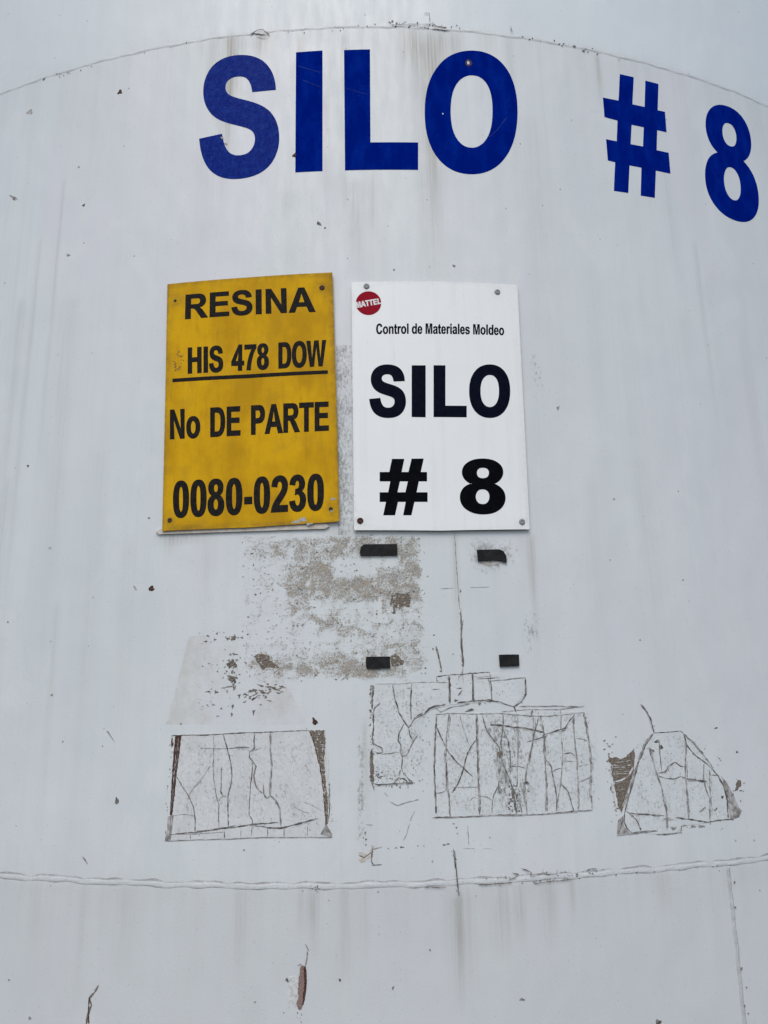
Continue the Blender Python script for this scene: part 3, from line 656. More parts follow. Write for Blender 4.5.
patch('overpainted_decal', t1([(80, 60), (300, 54), (560, 46), (690, 40), (694, 180), (706, 330), (716, 472), (520, 474), (300, 480), (44, 488), (60, 380), (70, 220)]), [
 L(t1, 1.3, 1, (66, 64), (150, 62), (235, 60), (330, 53), (420, 50), (520, 46), (622, 42)),
 L(t1, 1.4, 2, (238, 60), (238, 130), (234, 190), (240, 250), (248, 310), (257, 335), (257, 445)),
 L(t1, 1.3, 1, (276, 58), (292, 110), (308, 180), (313, 215), (305, 270), (296, 310), (297, 430)),
 L(t1, 1.1, 1, (268, 190), (268, 240), (266, 285), (276, 308), (258, 322)), L(t1, 1.0, 1, (276, 308), (292, 312)), L(t1, 1.6, 1, (262, 285), (274, 304)),
 L(t1, 1.5, 1, (402, 55), (402, 115), (384, 130), (382, 150), (396, 170), (408, 188), (400, 225), (404, 262), (420, 285), (438, 296)),
 L(t1, 1.0, 1, (388, 235), (384, 300), (382, 385), (394, 405), (391, 465)), L(t1, 1.2, 1, (396, 165), (392, 220), (388, 250)),
 L(t1, 1.7, 2, (466, 50), (468, 150), (470, 230), (468, 300)), L(t1, 1.7, 1, (438, 260), (440, 300), (452, 318), (466, 308), (470, 292)),
 L(t1, 1.7, 2, (468, 305), (490, 325), (505, 360), (510, 430)),
 L(t1, .9, 2, (182, 112), (240, 116), (310, 116)), L(t1, 1.5, 1, (300, 116), (340, 110), (382, 108)), L(t1, 1.1, 2, (370, 122), (390, 126), (430, 112)),
 L(t1, 1.3, 1, (86, 228), (110, 268), (137, 306), (155, 350), (164, 400), (164, 455)), L(t1, .9, 2, (137, 306), (165, 265), (195, 230), (222, 186)), L(t1, 1.3, 2, (168, 268), (188, 244)),
 L(t1, 1.7, 1, (80, 460), (160, 454), (260, 440), (330, 430), (400, 422), (500, 414)), L(t1, 1.3, 1, (380, 424), (450, 434), (515, 438)),
 L(t1, 2.0, 1, (455, 436), (520, 436), (590, 418), (658, 398)), L(t1, 1.1, 1, (160, 454), (258, 442), (330, 426)),
 L(t1, 1.0, 2, (44, 488), (160, 484), (300, 480), (440, 474), (600, 474), (716, 474)), L(t1, .9, 2, (60, 462), (140, 462), (280, 452)),
 L(t1, 1.1, 1, (280, 450), (280, 478)), L(t1, .8, 2, (348, 432), (348, 474)), L(t1, 1.1, 1, (455, 436), (455, 474)), L(t1, 1.0, 1, (522, 438), (522, 476)), L(t1, .8, 2, (616, 425), (616, 474)), L(t1, 1., 1, (142, 462), (144, 486)),
 L(t1, .7, 2, (70, 388), (110, 382), (160, 386)), L(t1, .7, 2, (600, 330), (640, 348), (680, 368)), L(t1, .7, 2, (560, 350), (600, 372), (625, 376)),
 L(t1, 1.6, 3, (76, 90), (68, 110), (70, 70)), L(t1, 1.0, 1, (64, 386), (60, 470)), L(t1, 1.1, 1, (700, 300), (706, 360), (700, 415)),
], ex1, 'trapezoid of cracked overpaint with rusty side edges', base=m_over1)

t2 = T(360, 665, 5.4857); t3 = T(420, 695, 4.042); t7 = T(355, 750, 5.4857); t6 = T(350, 660, 2.9538)
def ex2(F):
    speckle(F, (374, 684, 430, 785), 150, 1, B_, 41, (.18, .55)); speckle(F, (430, 675, 525, 705), 60, 1, B_, 42, (.18, .5))
    speckle(F, (371, 770, 412, 788), 60, 1, B_, 43, (.3, .9)); speckle(F, (370, 685, 374, 785), 70, 4, B_, 44, (.4, 1.0))
    for k, (x, y, a, b, r) in enumerate(((395, 435, 22, 2.5, 0), (268, 127, 16, 2.5, 0), (545, 128, 18, 4, 0), (605, 246, 26, 7, -.25), (548, 155, 20, 4, -.9), (525, 195, 12, 7, 0), (655, 212, 9, 8, 0))):
        yy = 133 if k == 0 else y; xx = 416 if k == 0 else x
        F.add([flip(px(blob(*t2([(xx, yy)])[0], a/5.5, b/5.5, k+3, r)))], B_+.0001, 0, 1)
patch('overpainted_decal', t6([(70, 70), (260, 66), (258, 48), (410, 36), (520, 50), (520, 100), (480, 138), (420, 122), (300, 132), (236, 146), (180, 196), (176, 240), (160, 280), (165, 330), (188, 366), (66, 374), (58, 240)]), [
 L(t2, .9, 2, (80, 103), (180, 104), (290, 98), (400, 94), (500, 98)), L(t2, 2.4, 1, (74, 110), (66, 170), (66, 240)), L(t2, 1.5, 1, (112, 208), (80, 240), (70, 300), (76, 350), (66, 400), (72, 430), (120, 455), (126, 480), (88, 490)),
 L(t7, 4.0, 4, (90, 0), (92, 60), (94, 120), (98, 180)), L(t7, 1.6, 1, (88, 0), (86, 60), (88, 120), (92, 180), (104, 222)), L(t7, 2.0, 1, (90, 180), (130, 192), (200, 184), (270, 180), (322, 184)),
 L(t7, 1.3, 1, (110, 130), (130, 150), (162, 140)), L(t7, 1.5, 1, (210, 184), (240, 152), (268, 160), (290, 180)), L(t7, 1.2, 1, (262, 120), (290, 158), (322, 182)), L(t7, 1.2, 1, (244, 0), (262, 36), (256, 90), (262, 122)), L(t7, 1.1, 1, (110, 10), (150, 22), (244, 14)), L(t7, .9, 2, (300, 0), (280, 30), (250, 36)),
 L(t2, 1.6, 1, (180, 105), (190, 180), (214, 260), (240, 310), (268, 345)), L(t2, 1.5, 1, (284, 100), (280, 180), (280, 300)), L(t2, 1.4, 1, (268, 345), (272, 380), (290, 418)), L(t2, 1.6, 1, (240, 322), (212, 370), (208, 415), (222, 440), (222, 480)), L(t2, 1.4, 1, (318, 382), (290, 425), (262, 480)),
 L(t2, 1.3, 1, (268, 345), (300, 296), (350, 272)), L(t2, 2.0, 1, (350, 272), (380, 242), (410, 230), (470, 214)), L(t2, 1.6, 1, (305, 285), (345, 262)), L(t2, 1.1, 2, (410, 230), (440, 256), (500, 232), (600, 214)), L(t2, 1.8, 1, (530, 208), (600, 200), (700, 192), (768, 204)),
 L(t2, 2.4, 1, (488, 60), (490, 110), (494, 208)), L(t2, 2.2, 1, (618, 45), (620, 100), (622, 200)), L(t2, 1.1, 1, (712, 60), (718, 110), (724, 200)), L(t2, 1.1, 1, (418, 65), (424, 96)), L(t2, 1.3, 1, (418, 65), (490, 56), (560, 50), (620, 44), (712, 38)), L(t2, 1.0, 2, (710, 40), (714, 60), (640, 68)), L(t2, 1.1, 1, (640, 78), (700, 76), (768, 70)),
 L(t6, 1.1, 1, (410, 62), (460, 58), (518, 52)), L(t6, 1.7, 1, (518, 54), (520, 100), (505, 122), (482, 138)), L(t6, .9, 1, (362, 40), (362, 120)), L(t6, 1.0, 2, (408, 50), (420, 125)), L(t6, 1.2, 1, (400, 122), (440, 124), (484, 138), (490, 155)),
 L(t2, .9, 2, (540, 50), (542, 90)), L(t2, .9, 2, (566, 60), (568, 100)), L(t7, 1.0, 2, (190, 282), (232, 302), (300, 282), (350, 270)), L(t7, .9, 2, (160, 230), (182, 256)),
], ex2, 'cracked overpaint rectangle behind the larger one')
def ex3(F):
    speckle(F, (436, 712, 590, 812), 190, 2, B_, 51, (.2, .55)); speckle(F, (436, 712, 590, 812), 120, 1, B_, 52, (.15, .45))
    speckle(F, (494, 735, 515, 765), 60, 2, B_, 54, (.3, 1.2)); speckle(F, (508, 785, 520, 815), 60, 1, B_+.0001, 55, (.3, 1.1)); speckle(F, (522, 780, 529, 800), 22, 2, B_, 56, (.4, 1.1))
    for k, (x, y, a, b, r) in enumerate(((452, 72, 5, 12, .2), (200, 62, 18, 5, -.25), (428, 356, 14, 8, 0), (500, 168, 9, 9, 0), (580, 140, 8, 10, .5), (376, 395, 9, 18, .1), (322, 240, 12, 16, 0))):
        F.add([flip(px(blob(*t3([(x, y)])[0], a/4.04, b/4.04, k+23, r)))], B_+.0001, 0, 1 if k < 5 else 4)
patch('overpainted_decal', t3([(66, 76), (330, 68), (450, 62), (664, 70), (690, 180), (692, 330), (698, 462), (500, 484), (240, 492), (58, 496), (56, 300)]), [
 L(t3, 1.9, 1, (68, 82), (62, 160), (58, 250), (58, 350), (66, 480)), L(t3, 1.2, 2, (60, 80), (120, 74), (230, 78), (330, 74), (440, 84), (520, 86), (620, 76), (664, 70)), L(t3, 1.1, 2, (330, 68), (440, 58), (560, 58), (664, 44)), L(t3, 1.1, 2, (400, 46), (540, 44), (640, 46)),
 L(t3, 1.7, 2, (664, 72), (676, 130), (684, 200), (690, 300), (690, 400), (698, 460)), L(t3, 1.5, 2, (50, 496), (140, 494), (240, 490), (330, 484), (440, 484), (520, 480), (640, 468), (698, 466)), L(t3, 1.4, 1, (60, 494), (140, 492)), L(t3, .9, 2, (240, 484), (380, 488), (640, 472)),
 L(t3, 1.8, 2, (118, 74), (110, 150), (104, 240), (108, 330), (116, 400), (122, 492)), L(t3, 1.4, 1, (108, 270), (108, 350)),
 L(t3, 2.4, 2, (230, 80), (232, 180), (236, 280), (238, 380), (242, 484)), L(t3, 1.1, 1, (228, 80), (230, 190), (234, 300)),
 L(t3, 1.5, 1, (66, 130), (90, 180), (116, 232), (150, 272), (178, 296), (214, 330)), L(t3, 1.6, 1, (128, 396), (152, 360), (172, 310), (188, 246), (204, 208), (226, 182)),
 L(t3, 1.0, 2, (160, 82), (176, 140), (196, 192), (206, 210)), L(t3, 1.6, 1, (250, 82), (268, 140), (296, 182), (322, 212), (330, 270), (346, 300), (364, 350), (376, 390)), L(t3, 1.5, 1, (334, 76), (334, 140), (326, 200), (334, 250)), L(t3, 1.2, 1, (338, 140), (356, 190), (366, 250), (364, 320)),
 L(t3, 2.2, 1, (372, 380), (384, 430), (390, 485)), L(t3, 2.0, 2, (310, 220), (318, 300), (322, 380), (332, 400)), L(t3, 1.5, 2, (340, 280), (346, 350), (338, 400)), L(t3, 1.2, 2, (394, 90), (396, 180), (394, 290), (392, 370)), L(t3, 1.6, 2, (378, 380), (400, 420), (412, 480)),
 L(t3, 1.9, 1, (282, 122), (330, 122), (400, 132), (450, 140), (500, 152)), L(t3, 1.8, 1, (500, 160), (540, 150), (596, 132)), L(t3, 1.9, 1, (430, 190), (470, 178), (516, 166)), L(t3, 1.5, 1, (576, 152), (600, 110), (624, 78)),
 L(t3, 1.9, 2, (458, 90), (456, 170), (444, 250), (432, 300), (424, 370), (428, 440), (434, 484)), L(t3, 1.5, 1, (480, 90), (464, 150), (452, 210), (442, 270)), L(t3, 2.0, 2, (486, 84), (500, 150), (506, 240), (508, 340), (514, 470)), L(t3, 1.1, 1, (500, 160), (504, 250), (508, 300)),
 L(t3, 1.4, 1, (512, 264), (530, 290), (540, 340), (548, 400), (552, 470)), L(t3, 1.3, 2, (568, 60), (570, 150), (576, 250), (570, 360), (556, 420), (552, 470)), L(t3, 1.4, 1, (570, 362), (594, 386), (610, 430), (622, 470)),
 L(t3, 1.6, 2, (618, 84), (624, 170), (632, 260), (638, 350), (640, 470)), L(t3, 1.1, 1, (368, 288), (400, 290), (428, 296)), L(t3, 1.1, 1, (536, 306), (560, 298), (574, 296)), L(t3, 1.1, 1, (580, 238), (610, 234), (628, 246)), L(t3, 1.0, 1, (630, 176), (656, 178), (676, 188)), L(t3, 1.0, 2, (640, 288), (680, 280)), L(t3, 1.0, 2, (640, 352), (664, 344), (688, 332)), L(t3, .9, 2, (580, 268), (628, 268)),
 L(t3, 1.1, 1, (64, 398), (90, 394), (106, 384)), L(t3, .9, 2, (130, 374), (236, 372)), L(t3, 1.2, 1, (244, 410), (270, 412), (290, 426)), L(t3, 1.1, 1, (290, 480), (296, 410), (314, 370)), L(t3, .9, 2, (200, 430), (216, 412), (240, 420)),
], ex3, 'wide rectangle of overpaint with many long upright cracks')
t5 = T(595, 695, 4.8)
def ex4(F):
    tW = T(590, 730, 9.314)
    F.add([flip(px(jag(tW([(170, 225), (190, 262), (250, 250), (280, 272), (330, 250), (405, 180), (416, 210), (412, 290), (404, 380), (384, 460), (345, 600), (315, 700), (290, 770), (268, 720), (250, 640), (235, 560), (225, 500), (208, 430), (212, 330), (172, 292)]), .5, 3)))], B_-.0002, 0, 4)
    g = random.Random(3)
    for k, (w_, l_) in enumerate(((1.0, ((195, 325), (300, 330), (405, 322))), (.8, ((210, 352), (260, 346), (330, 346))), (.7, ((215, 300), (300, 296), (390, 278))), (.9, ((220, 392), (300, 384), (370, 386))), (.8, ((228, 412), (350, 402))), (.6, ((215, 372), (300, 368))), (1.9, ((192, 522), (230, 482), (290, 462), (360, 420), (402, 340))), (1.5, ((205, 530), (216, 620), (238, 740))), (.7, ((296, 720), (350, 570), (385, 470))), (1.2, ((178, 300), (190, 380), (200, 440))), (.8, ((230, 430), (225, 400), (180, 440))), (.5, ((240, 500), (320, 470))), (.4, ((260, 560), (330, 545))))):
        ribbon(F, tW(list(l_)), w_, 5, B_+.0002, k, .8)
    for x, y, q_ in ((130, 100, 1.4), (180, 150, 1.6), (208, 130, 1.), (240, 62, .9), (175, 222, 1.4), (205, 206, 1.), (405, 182, 1.3), (14, 480, 1.), (16, 720, 1.2), (80, 640, .7), (150, 360, .8), (160, 480, .7), (235, 745, 1.2), (200, 850, .6)): F.add([flip(px(blob(*tW([(x, y)])[0], q_*.7, q_, int(x+y), g.random()*3)))], B_, 0, 2)
    for i in range(30):
        y = g.uniform(200, 580); F.add([flip(px(blob(*t5([(64+(y-280)*.16+g.uniform(-18, 8), y)])[0], g.uniform(.4, 1.5), g.uniform(.3, .8), i+80, g.random()*3, 8)))], B_+.0003, 0, g.choice((4, 4, 5, 1)))
    F.add([flip(px(t5([(110, 600), (140, 576), (136, 630), (170, 662), (104, 676)])))], B_, 0, 2)
    F.add([flip(px(t5([(604, 388), (632, 420), (664, 480), (690, 540), (704, 556), (690, 586), (648, 598), (642, 510), (624, 440)])))], B_-.0001, 0, 2)
    speckle(F, (628, 745, 728, 830), 75, 1, B_, 61, (.2, .5)); speckle(F, (728, 775, 745, 820), 12, 2, B_+.0001, 62, (.4, 1.))
    for k, (x, y, a, b, r) in enumerate(((276, 266, 12, 6, .6), (298, 222, 14, 9, 0), (318, 250, 8, 12, 0), (515, 550, 20, 5, -.7), (580, 548, 12, 4, -.8), (610, 490, 7, 8, 0), (655, 596, 12, 4, 0), (350, 595, 26, 9, 0), (470, 630, 14, 7, 0), (510, 630, 18, 7, 0), (376, 640, 16, 10, 0))):
        F.add([flip(px(blob(*t5([(x, y)])[0], a/4.8, b/4.8, k+43, r)))], B_+.0001, 0, 1 if k < 7 else 2)
patch('overpainted_decal', t5([(280, 182), (412, 172), (470, 220), (560, 330), (600, 390), (640, 470), (645, 596), (540, 612), (430, 628), (410, 660), (300, 668), (180, 660), (108, 674), (140, 560), (190, 380), (230, 250)]), [
 L(t5, 3.0, 2, (276, 186), (240, 236), (214, 300), (186, 390), (164, 470), (146, 550)), L(t5, 1.2, 1, (280, 184), (240, 240), (206, 330), (172, 450), (148, 545), (112, 668)), L(t5, 1.0, 1, (280, 182), (350, 178), (412, 172)), L(t5, 1.7, 1, (408, 172), (424, 186)),
 L(t5, 1.3, 1, (424, 186), (440, 240), (480, 290), (522, 322), (562, 354), (590, 388), (616, 440), (632, 500), (640, 592)), L(t5, 1.7, 2, (424, 186), (470, 230), (520, 290), (566, 352)), L(t5, 2.3, 2, (590, 388), (618, 440), (634, 510), (640, 590)),
 L(t5, 1.8, 2, (432, 200), (434, 300), (436, 400), (442, 500), (450, 600)), L(t5, 1.9, 2, (262, 250), (280, 320), (300, 390), (324, 460), (340, 540), (350, 640)), L(t5, 1.3, 1, (306, 216), (310, 290), (318, 366)), L(t5, 1.4, 1, (302, 374), (336, 368), (350, 342), (382, 322), (410, 340), (432, 348)), L(t5, 1.1, 1, (302, 388), (340, 400), (380, 404), (416, 388)),
 L(t5, 2.3, 1, (416, 394), (450, 406), (490, 410), (536, 414)), L(t5, 1.2, 2, (522, 330), (520, 400), (534, 460), (548, 500), (550, 606)), L(t5, 1.5, 2, (550, 360), (550, 480), (550, 600)), L(t5, 1.3, 1, (556, 384), (596, 390)),
 L(t5, 2.1, 1, (160, 566), (200, 574), (260, 574), (330, 580)), L(t5, 1.4, 1, (150, 556), (180, 580), (204, 610), (222, 652)), L(t5, 1.4, 1, (142, 570), (136, 610), (150, 640), (180, 662)), L(t5, 1.2, 1, (180, 662), (240, 654), (300, 652)), L(t5, 1.1, 1, (222, 652), (240, 660), (292, 652)), L(t5, 1.7, 1, (384, 588), (440, 596), (500, 604), (540, 610)), L(t5, 1.2, 1, (540, 610), (600, 600), (648, 596)),
 L(t5, 1.2, 1, (294, 670), (350, 668), (410, 658), (414, 630), (440, 626)), L(t5, 1.1, 2, (104, 674), (170, 668), (250, 656)), L(t5, 1.1, 2, (340, 600), (346, 650)), L(t5, 1.8, 1, (218, 44), (240, 72), (262, 110), (276, 150), (284, 182)), L(t5, 1.4, 1, (232, 64), (244, 80)), L(t5, 1.3, 1, (264, 124), (274, 128)),
], ex4, 'small cracked overpaint trapezoid beside a bare brown scrape')

# ------------------------------------------------------------------ bare patches, glue and ghosts
t8 = T(230, 525, 3.657)
BOX = [(0.35, 40, 35, 730, 575), (.33, 230, 40, 700, 132), (.10, 90, 36, 240, 130), (.32, 200, 140, 700, 300), (.22, 330, 318, 470, 395), (.20, 150, 485, 600, 555), (.12, 650, 130, 732, 560), (.14, 360, 360, 640, 560), (.10, 330, 180, 600, 290),
       (-.6, 392, 130, 552, 205), (-.5, 574, 132, 632, 180), (-.4, 310, 290, 560, 322), (-.16, 40, 130, 235, 470), (-.15, 250, 390, 480, 470), (-.3, 303, 45, 312, 130), (.25, 465, 200, 540, 240), (-.1, 480, 300, 640, 460)]
def dens(s, z):
    o = -1
    # back to the tracing frame along the face
    u = (s-QA[0])/(QB[0]-QA[0]); v = (z-QA[1])/(QB[1]-QA[1]); x, y = 40+u*690, 35+v*540
    t = .12
    for k, x0, y0, x1, y1 in BOX:
        e = 26 if k > 0 else 14; a = min(x-x0, x1-x); b = min(y-y0, y1-y); t += k*max(0, min(1, .5+a/e/2))*max(0, min(1, .5+b/e/2))
    a = min(x-40, 730-x, y-35, 575-y)
    t = t*.86-.09
    return (t+.3)*min(1, max(0, a)/30)**.5-.3
QA = hit(*t8([(40, 35)])[0]); QB = hit(*t8([(730, 575)])[0])
o = Flat().quadgrid([QA, (QB[0], QA[1]), QB, (QA[0], QB[1])], .0004, 90, 70).out('adhesive_residue', [m_resid], silo)
layer_float(o, 'cover', dens); o['label'] = 'large square of mottled tan adhesive residue'
def ghost(name, corners, fn, m, top=.0003, label=None, nu=24, nv=24):
    q = quad(corners); o = Flat().quadgrid(q, top, nu, nv).out(name, [m], silo)
    # density from the position inside the quad
    me = o.data; a = me.attributes.new('cover', 'FLOAT', 'POINT')
    for j in range(nv+1):
        for i in range(nu+1): a.data[j*(nu+1)+i].value = fn(i/nu, j/nv)
    if label: o['label'] = label
    return o
tg = T(160, 610, 4.267)
edge = lambda u, v, e: max(0, min(1, u/e, (1-u)/e, v/e, (1-v)/e))
ghost('decal_ghost', tg([(118, 112), (430, 98), (652, 500), (12, 500)]), lambda u, v: (-1 if min(u, 1-u, v) < .005 else .22+.40*math.exp(-((u-.06)/.22)**2)+.34*math.exp(-((u-.83)/.13)**2-((v-.3)/.22)**2)-.25*max(0, v-.75)/.25*(u > .3)), m_ghost, label='faint beige ghost of an old trapezoid decal', nu=40, nv=30)
ghost('soot_smudge', [(465, 535), (520, 535), (520, 575), (465, 575)], lambda u, v: .62-1.15*math.hypot((u-.47)*1.15, (v-.5)*1.25), m_soot, .0005, 'grey soot round a tape stub')
ghost('grey_scuff', [(357, 715), (367, 715), (365, 860), (355, 860)], lambda u, v: .36*edge(u, v, .3)+.02, m_scuff, .0003, nv=40)
ghost('grey_scuff', [(516, 600), (546, 600), (546, 668), (516, 668)], lambda u, v: .42*edge(u, v, .5)-.06, m_scuff, .0003)
ghost('grey_scuff', [(516, 330), (560, 330), (560, 430), (516, 430)], lambda u, v: .34*edge(u, v, .5)-.10, m_scuff, .0003)
ghost('grey_scuff', [(336, 345), (353, 345), (355, 535), (338, 535)], lambda u, v: .47-.2*u, m_scuff, .0003, nv=50)
ghost('grey_scuff', [(586, 728), (598, 728), (598, 815), (586, 815)], lambda u, v: .36*edge(u, v, .4)+.0, m_scuff, .0003)

for c_, k_ in (([(176, 737), (322, 732), (326, 832), (172, 832)], .30), ([(376, 688), (430, 684), (424, 780), (372, 786)], .34), ([(436, 714), (586, 711), (592, 812), (436, 816)], .34), ([(486, 716), (520, 716), (528, 814), (500, 814)], .46), ([(640, 735), (700, 735), (730, 818), (628, 826)], .31)):
    ghost('grey_scuff', c_, lambda u, v, k_=k_: (k_-(.115 if k_ < .4 else .09))*min(1, edge(u, v, .12)+.5), m_scuff, .0009)
def chips(name, items, mats=None, lines=(), label=None, top=.0006):
    F = Flat()
    for k, it in enumerate(items):
        x, y, a, b, r, mi = it; F.add([flip(px(blob(x, y, a, b, int(x*7+y*3), r, 18, .55)))], top+.00003*(k % 7), 0, mi)
    for k, (p, w_, mi) in enumerate(lines): ribbon(F, p, w_, mi, .0007+.00003*(k % 5), seed=k+int(p[0][0]))
    o = F.out(name, MC, silo)
    if label: o['label'] = label
    return o
def cl(t, k, *its): return [(*t([(x, y)])[0], a/k, b/k, r, mi) for x, y, a, b, r, mi in its]
g = random.Random(77)
# the speckled column and the swarm of flakes left of the residue
its = cl(tg, 4.267, (205, 110, 8, 4, .4, 4), (243, 100, 4, 7, .3, 1), (196, 134, 9, 4, -.3, 1), (234, 126, 7, 7, .8, 1), (290, 122, 8, 4, .2, 4), (318, 118, 10, 11, .4, 4), (318, 188, 14, 4, .2, 4), (300, 190, 6, 5, 0, 4), (310, 230, 22, 22, .2, 4), (294, 236, 9, 14, 0, 1), (326, 214, 6, 8, .6, 1), (308, 292, 24, 14, .2, 4), (318, 300, 10, 14, .2, 1), (290, 328, 28, 3.5, -.15, 1), (316, 334, 6, 9, 0, 4), (205, 348, 14, 3.5, 0, 1), (240, 350, 10, 8, 0, 4), (228, 404, 8, 4, .2, 1), (262, 420, 5, 4, 0, 1), (310, 412, 5, 12, .1, 1), (306, 446, 6, 10, 0, 4), (246, 452, 7, 3, 0, 1), (430, 404, 5, 4, 0, 1), (338, 366, 8, 10, 0, 4), (286, 345, 5, 4, 0, 1), (210, 228, 6, 3, -.4, 1), (182, 240, 5, 3, .3, 1), (90, 485, 4, 5, 0, 1), (202, 405, 4, 4, 0, 1), (400, 436, 6, 14, .2, 4))
its += [(*tg([(g.gauss(308, 16), g.choice((g.uniform(105, 130), g.uniform(195, 345), g.uniform(215, 320))))])[0], g.uniform(.5, 1.9), g.uniform(.4, 1.0), g.uniform(-1, 1), g.choice((4, 4, 1))) for _ in range(44)]
its += [(*tg([(g.uniform(165, 300), g.uniform(85, 440))])[0], g.uniform(.3, 1.0), g.uniform(.25, .6), g.uniform(-1, 1), g.choice((4, 1, 2))) for _ in range(36)]
chips('flaked_paint', its, label='column of small brown flaked spots')
its = []
for i in range(40):
    u = g.random(); x = 355+175*u; y = 378-42*u**.7+g.gauss(0, 13)
    its.append((*tg([(x, y)])[0], g.uniform(.8, 3.0), g.uniform(.5, 1.1), g.uniform(-.6, .5), g.choice((4, 4, 1))))
its += cl(tg, 4.267, (430, 322, 22, 4, .35, 4), (480, 330, 24, 5, .15, 4), (395, 345, 26, 6, -.2, 4), (440, 350, 22, 7, .4, 4), (400, 378, 14, 5, -.5, 1), (500, 340, 14, 4, .3, 1))
chips('flaked_paint', its, label='swarm of dark flaked spots under the residue')
o = Flat().add([flip(px(jag(tg([(398, 200), (412, 190), (440, 188), (468, 196), (466, 212), (484, 224), (500, 236), (512, 250), (494, 246), (470, 244), (452, 246), (438, 256), (426, 238), (414, 222), (408, 206)]), .5, 3)))], .0008, 0, 4).out('bare_patch', MC, silo); o['label'] = 'pointed bare brown patch at the lower left of the residue'
o = Flat().add([flip(px(jag(t8([(590, 262), (610, 248), (640, 252), (656, 246), (662, 270), (656, 300), (636, 296), (620, 306), (604, 300), (606, 322), (598, 326), (596, 300), (584, 290)]), .5, 4)))], .0008, 0, 4).out('bare_patch', MC, silo); o['label'] = 'ragged bare brown patch at the right of the residue'
o = Flat().add([flip(px(jag(t8([(588, 480), (606, 470), (616, 478), (622, 488), (636, 496), (634, 510), (614, 512), (600, 520), (590, 510)]), .5, 6)))], .0008, 0, 4).out('bare_patch', MC, silo)
its = [(*t8([(g.uniform(45, 725), g.uniform(40, 570))])[0], g.uniform(.5, 1.5), g.uniform(.4, 1.0), g.random()*3, g.choice((4, 5, 5, 5, 5, 2))) for i in range(430)]
its += [(*t8([(g.gauss(620, 22), g.gauss(278, 20))])[0], g.uniform(.5, 1.3), g.uniform(.4, .9), g.random()*3, g.choice((5, 5, 4))) for i in range(34)]+[(*t8([(g.gauss(128, 22), g.gauss(500, 16))])[0], g.uniform(.4, 1.1), g.uniform(.3, .7), g.random()*3, g.choice((5, 5, 4, 1))) for i in range(20)]
its += [(*t8([(g.gauss(610, 16), g.gauss(498, 14))])[0], g.uniform(.4, 1.1), g.uniform(.3, .7), g.random()*3, g.choice((5, 4, 4))) for i in range(16)]
chips('flaked_paint', its, label='scattered flakes over the adhesive residue', top=.0010)
tz = T(340, 525, 3.84)
chips('long_crack', [(460.5, 591, 1., 2., 0, 1), (433, 649, .8, 1.3, 0, 1), (434, 635, .9, .9, 0, 1), (425.5, 668, 1.2, 1.2, 0, 1), (453, 654, .8, .8, 0, 2), (462.3, 665, 1.3, 1.6, 0, 1), (441, 671, 1.6, 1.4, 0, 1)], lines=[
 L(tz, 2.3, 4, (462, 330), (466, 380), (464, 430), (468, 480), (472, 545)), L(tz, 1.2, 1, (464, 345), (466, 430), (470, 530)), L(tz, .9, 2, (440, 30), (446, 130), (452, 230), (458, 320), (468, 330)), L(tz, 1.9, 1, (368, 465), (378, 510), (388, 555)), L(tz, .5, 2, (384, 245), (440, 241)), L(tz, .5, 2, (500, 240), (575, 238)), L(tz, 1.0, 2, (472, 545), (470, 595))], label='long upright crack below the white sign')
# marks near the seams and on the open shell
tr = T(0, 840, 2.0)
tq = T(270, 930, 10.9); F = Flat()
F.add([flip(px(jag(tq([(196, 512), (250, 500), (304, 520), (306, 640), (300, 720), (262, 760), (262, 850), (236, 760), (200, 850), (190, 700), (205, 600)]), .4, 4)))], .0006, 0, 5)
F.add([flip(px(jag(tq([(330, 400), (356, 385), (390, 400), (402, 520), (396, 640), (376, 760), (345, 860), (315, 872), (285, 800), (310, 740), (304, 640), (316, 500)]), .35, 5)))], .0009, 0, 7)
F.add([flip(px(jag(tq([(376, 392), (394, 410), (402, 520), (396, 640), (376, 770), (352, 830), (360, 720), (374, 600), (366, 480)]), .35, 6)))], .0011, 0, 3)
F.add([flip(px(blob(*tq([(186, 545)])[0], 1.6, 2.3, 4, -.5)))], .0010, 0, 1)
ribbon(F, tq([(384, 150), (402, 190), (424, 222)]), 1.6, 1, .0011, 3); ribbon(F, tq([(424, 222), (436, 200)]), .8, 2, .0011, 5); ribbon(F, tq([(410, 225), (402, 320), (388, 395)]), 1.5, 2, .0010, 6)
ribbon(F, tq([(300, 390), (326, 372), (348, 380)]), 1.6, 2, .0012, 7); ribbon(F, tq([(300, 640), (296, 740), (272, 840)]), 1.2, 5, .0012, 8); ribbon(F, tq([(324, 410), (318, 500)]), 1.0, 5, .0012, 9)
for x, y, q_ in ((300, 900, 1.2), (345, 920, .9), (330, 960, .8), (150, 900, .9), (296, 950, .8), (340, 1000, .9)): F.add([flip(px(blob(*tq([(x, y)])[0], q_*.6, q_, int(x))))], .0009, 0, 2)
o = F.out('rust_scar', MC, silo); o['label'] = 'dark rusty scar near the lower edge, left of centre'
F = Flat(); ribbon(F, tr([(197, 290), (188, 305), (178, 316), (182, 330), (176, 350), (172, 372)]), 2.2, 4, .0007, 7); ribbon(F, tr([(180, 312), (176, 345), (178, 368)]), 1.4, 3, .0008, 8)
o = F.out('rust_scar', MC, silo); o['label'] = 'thin brown scar at the lower left'
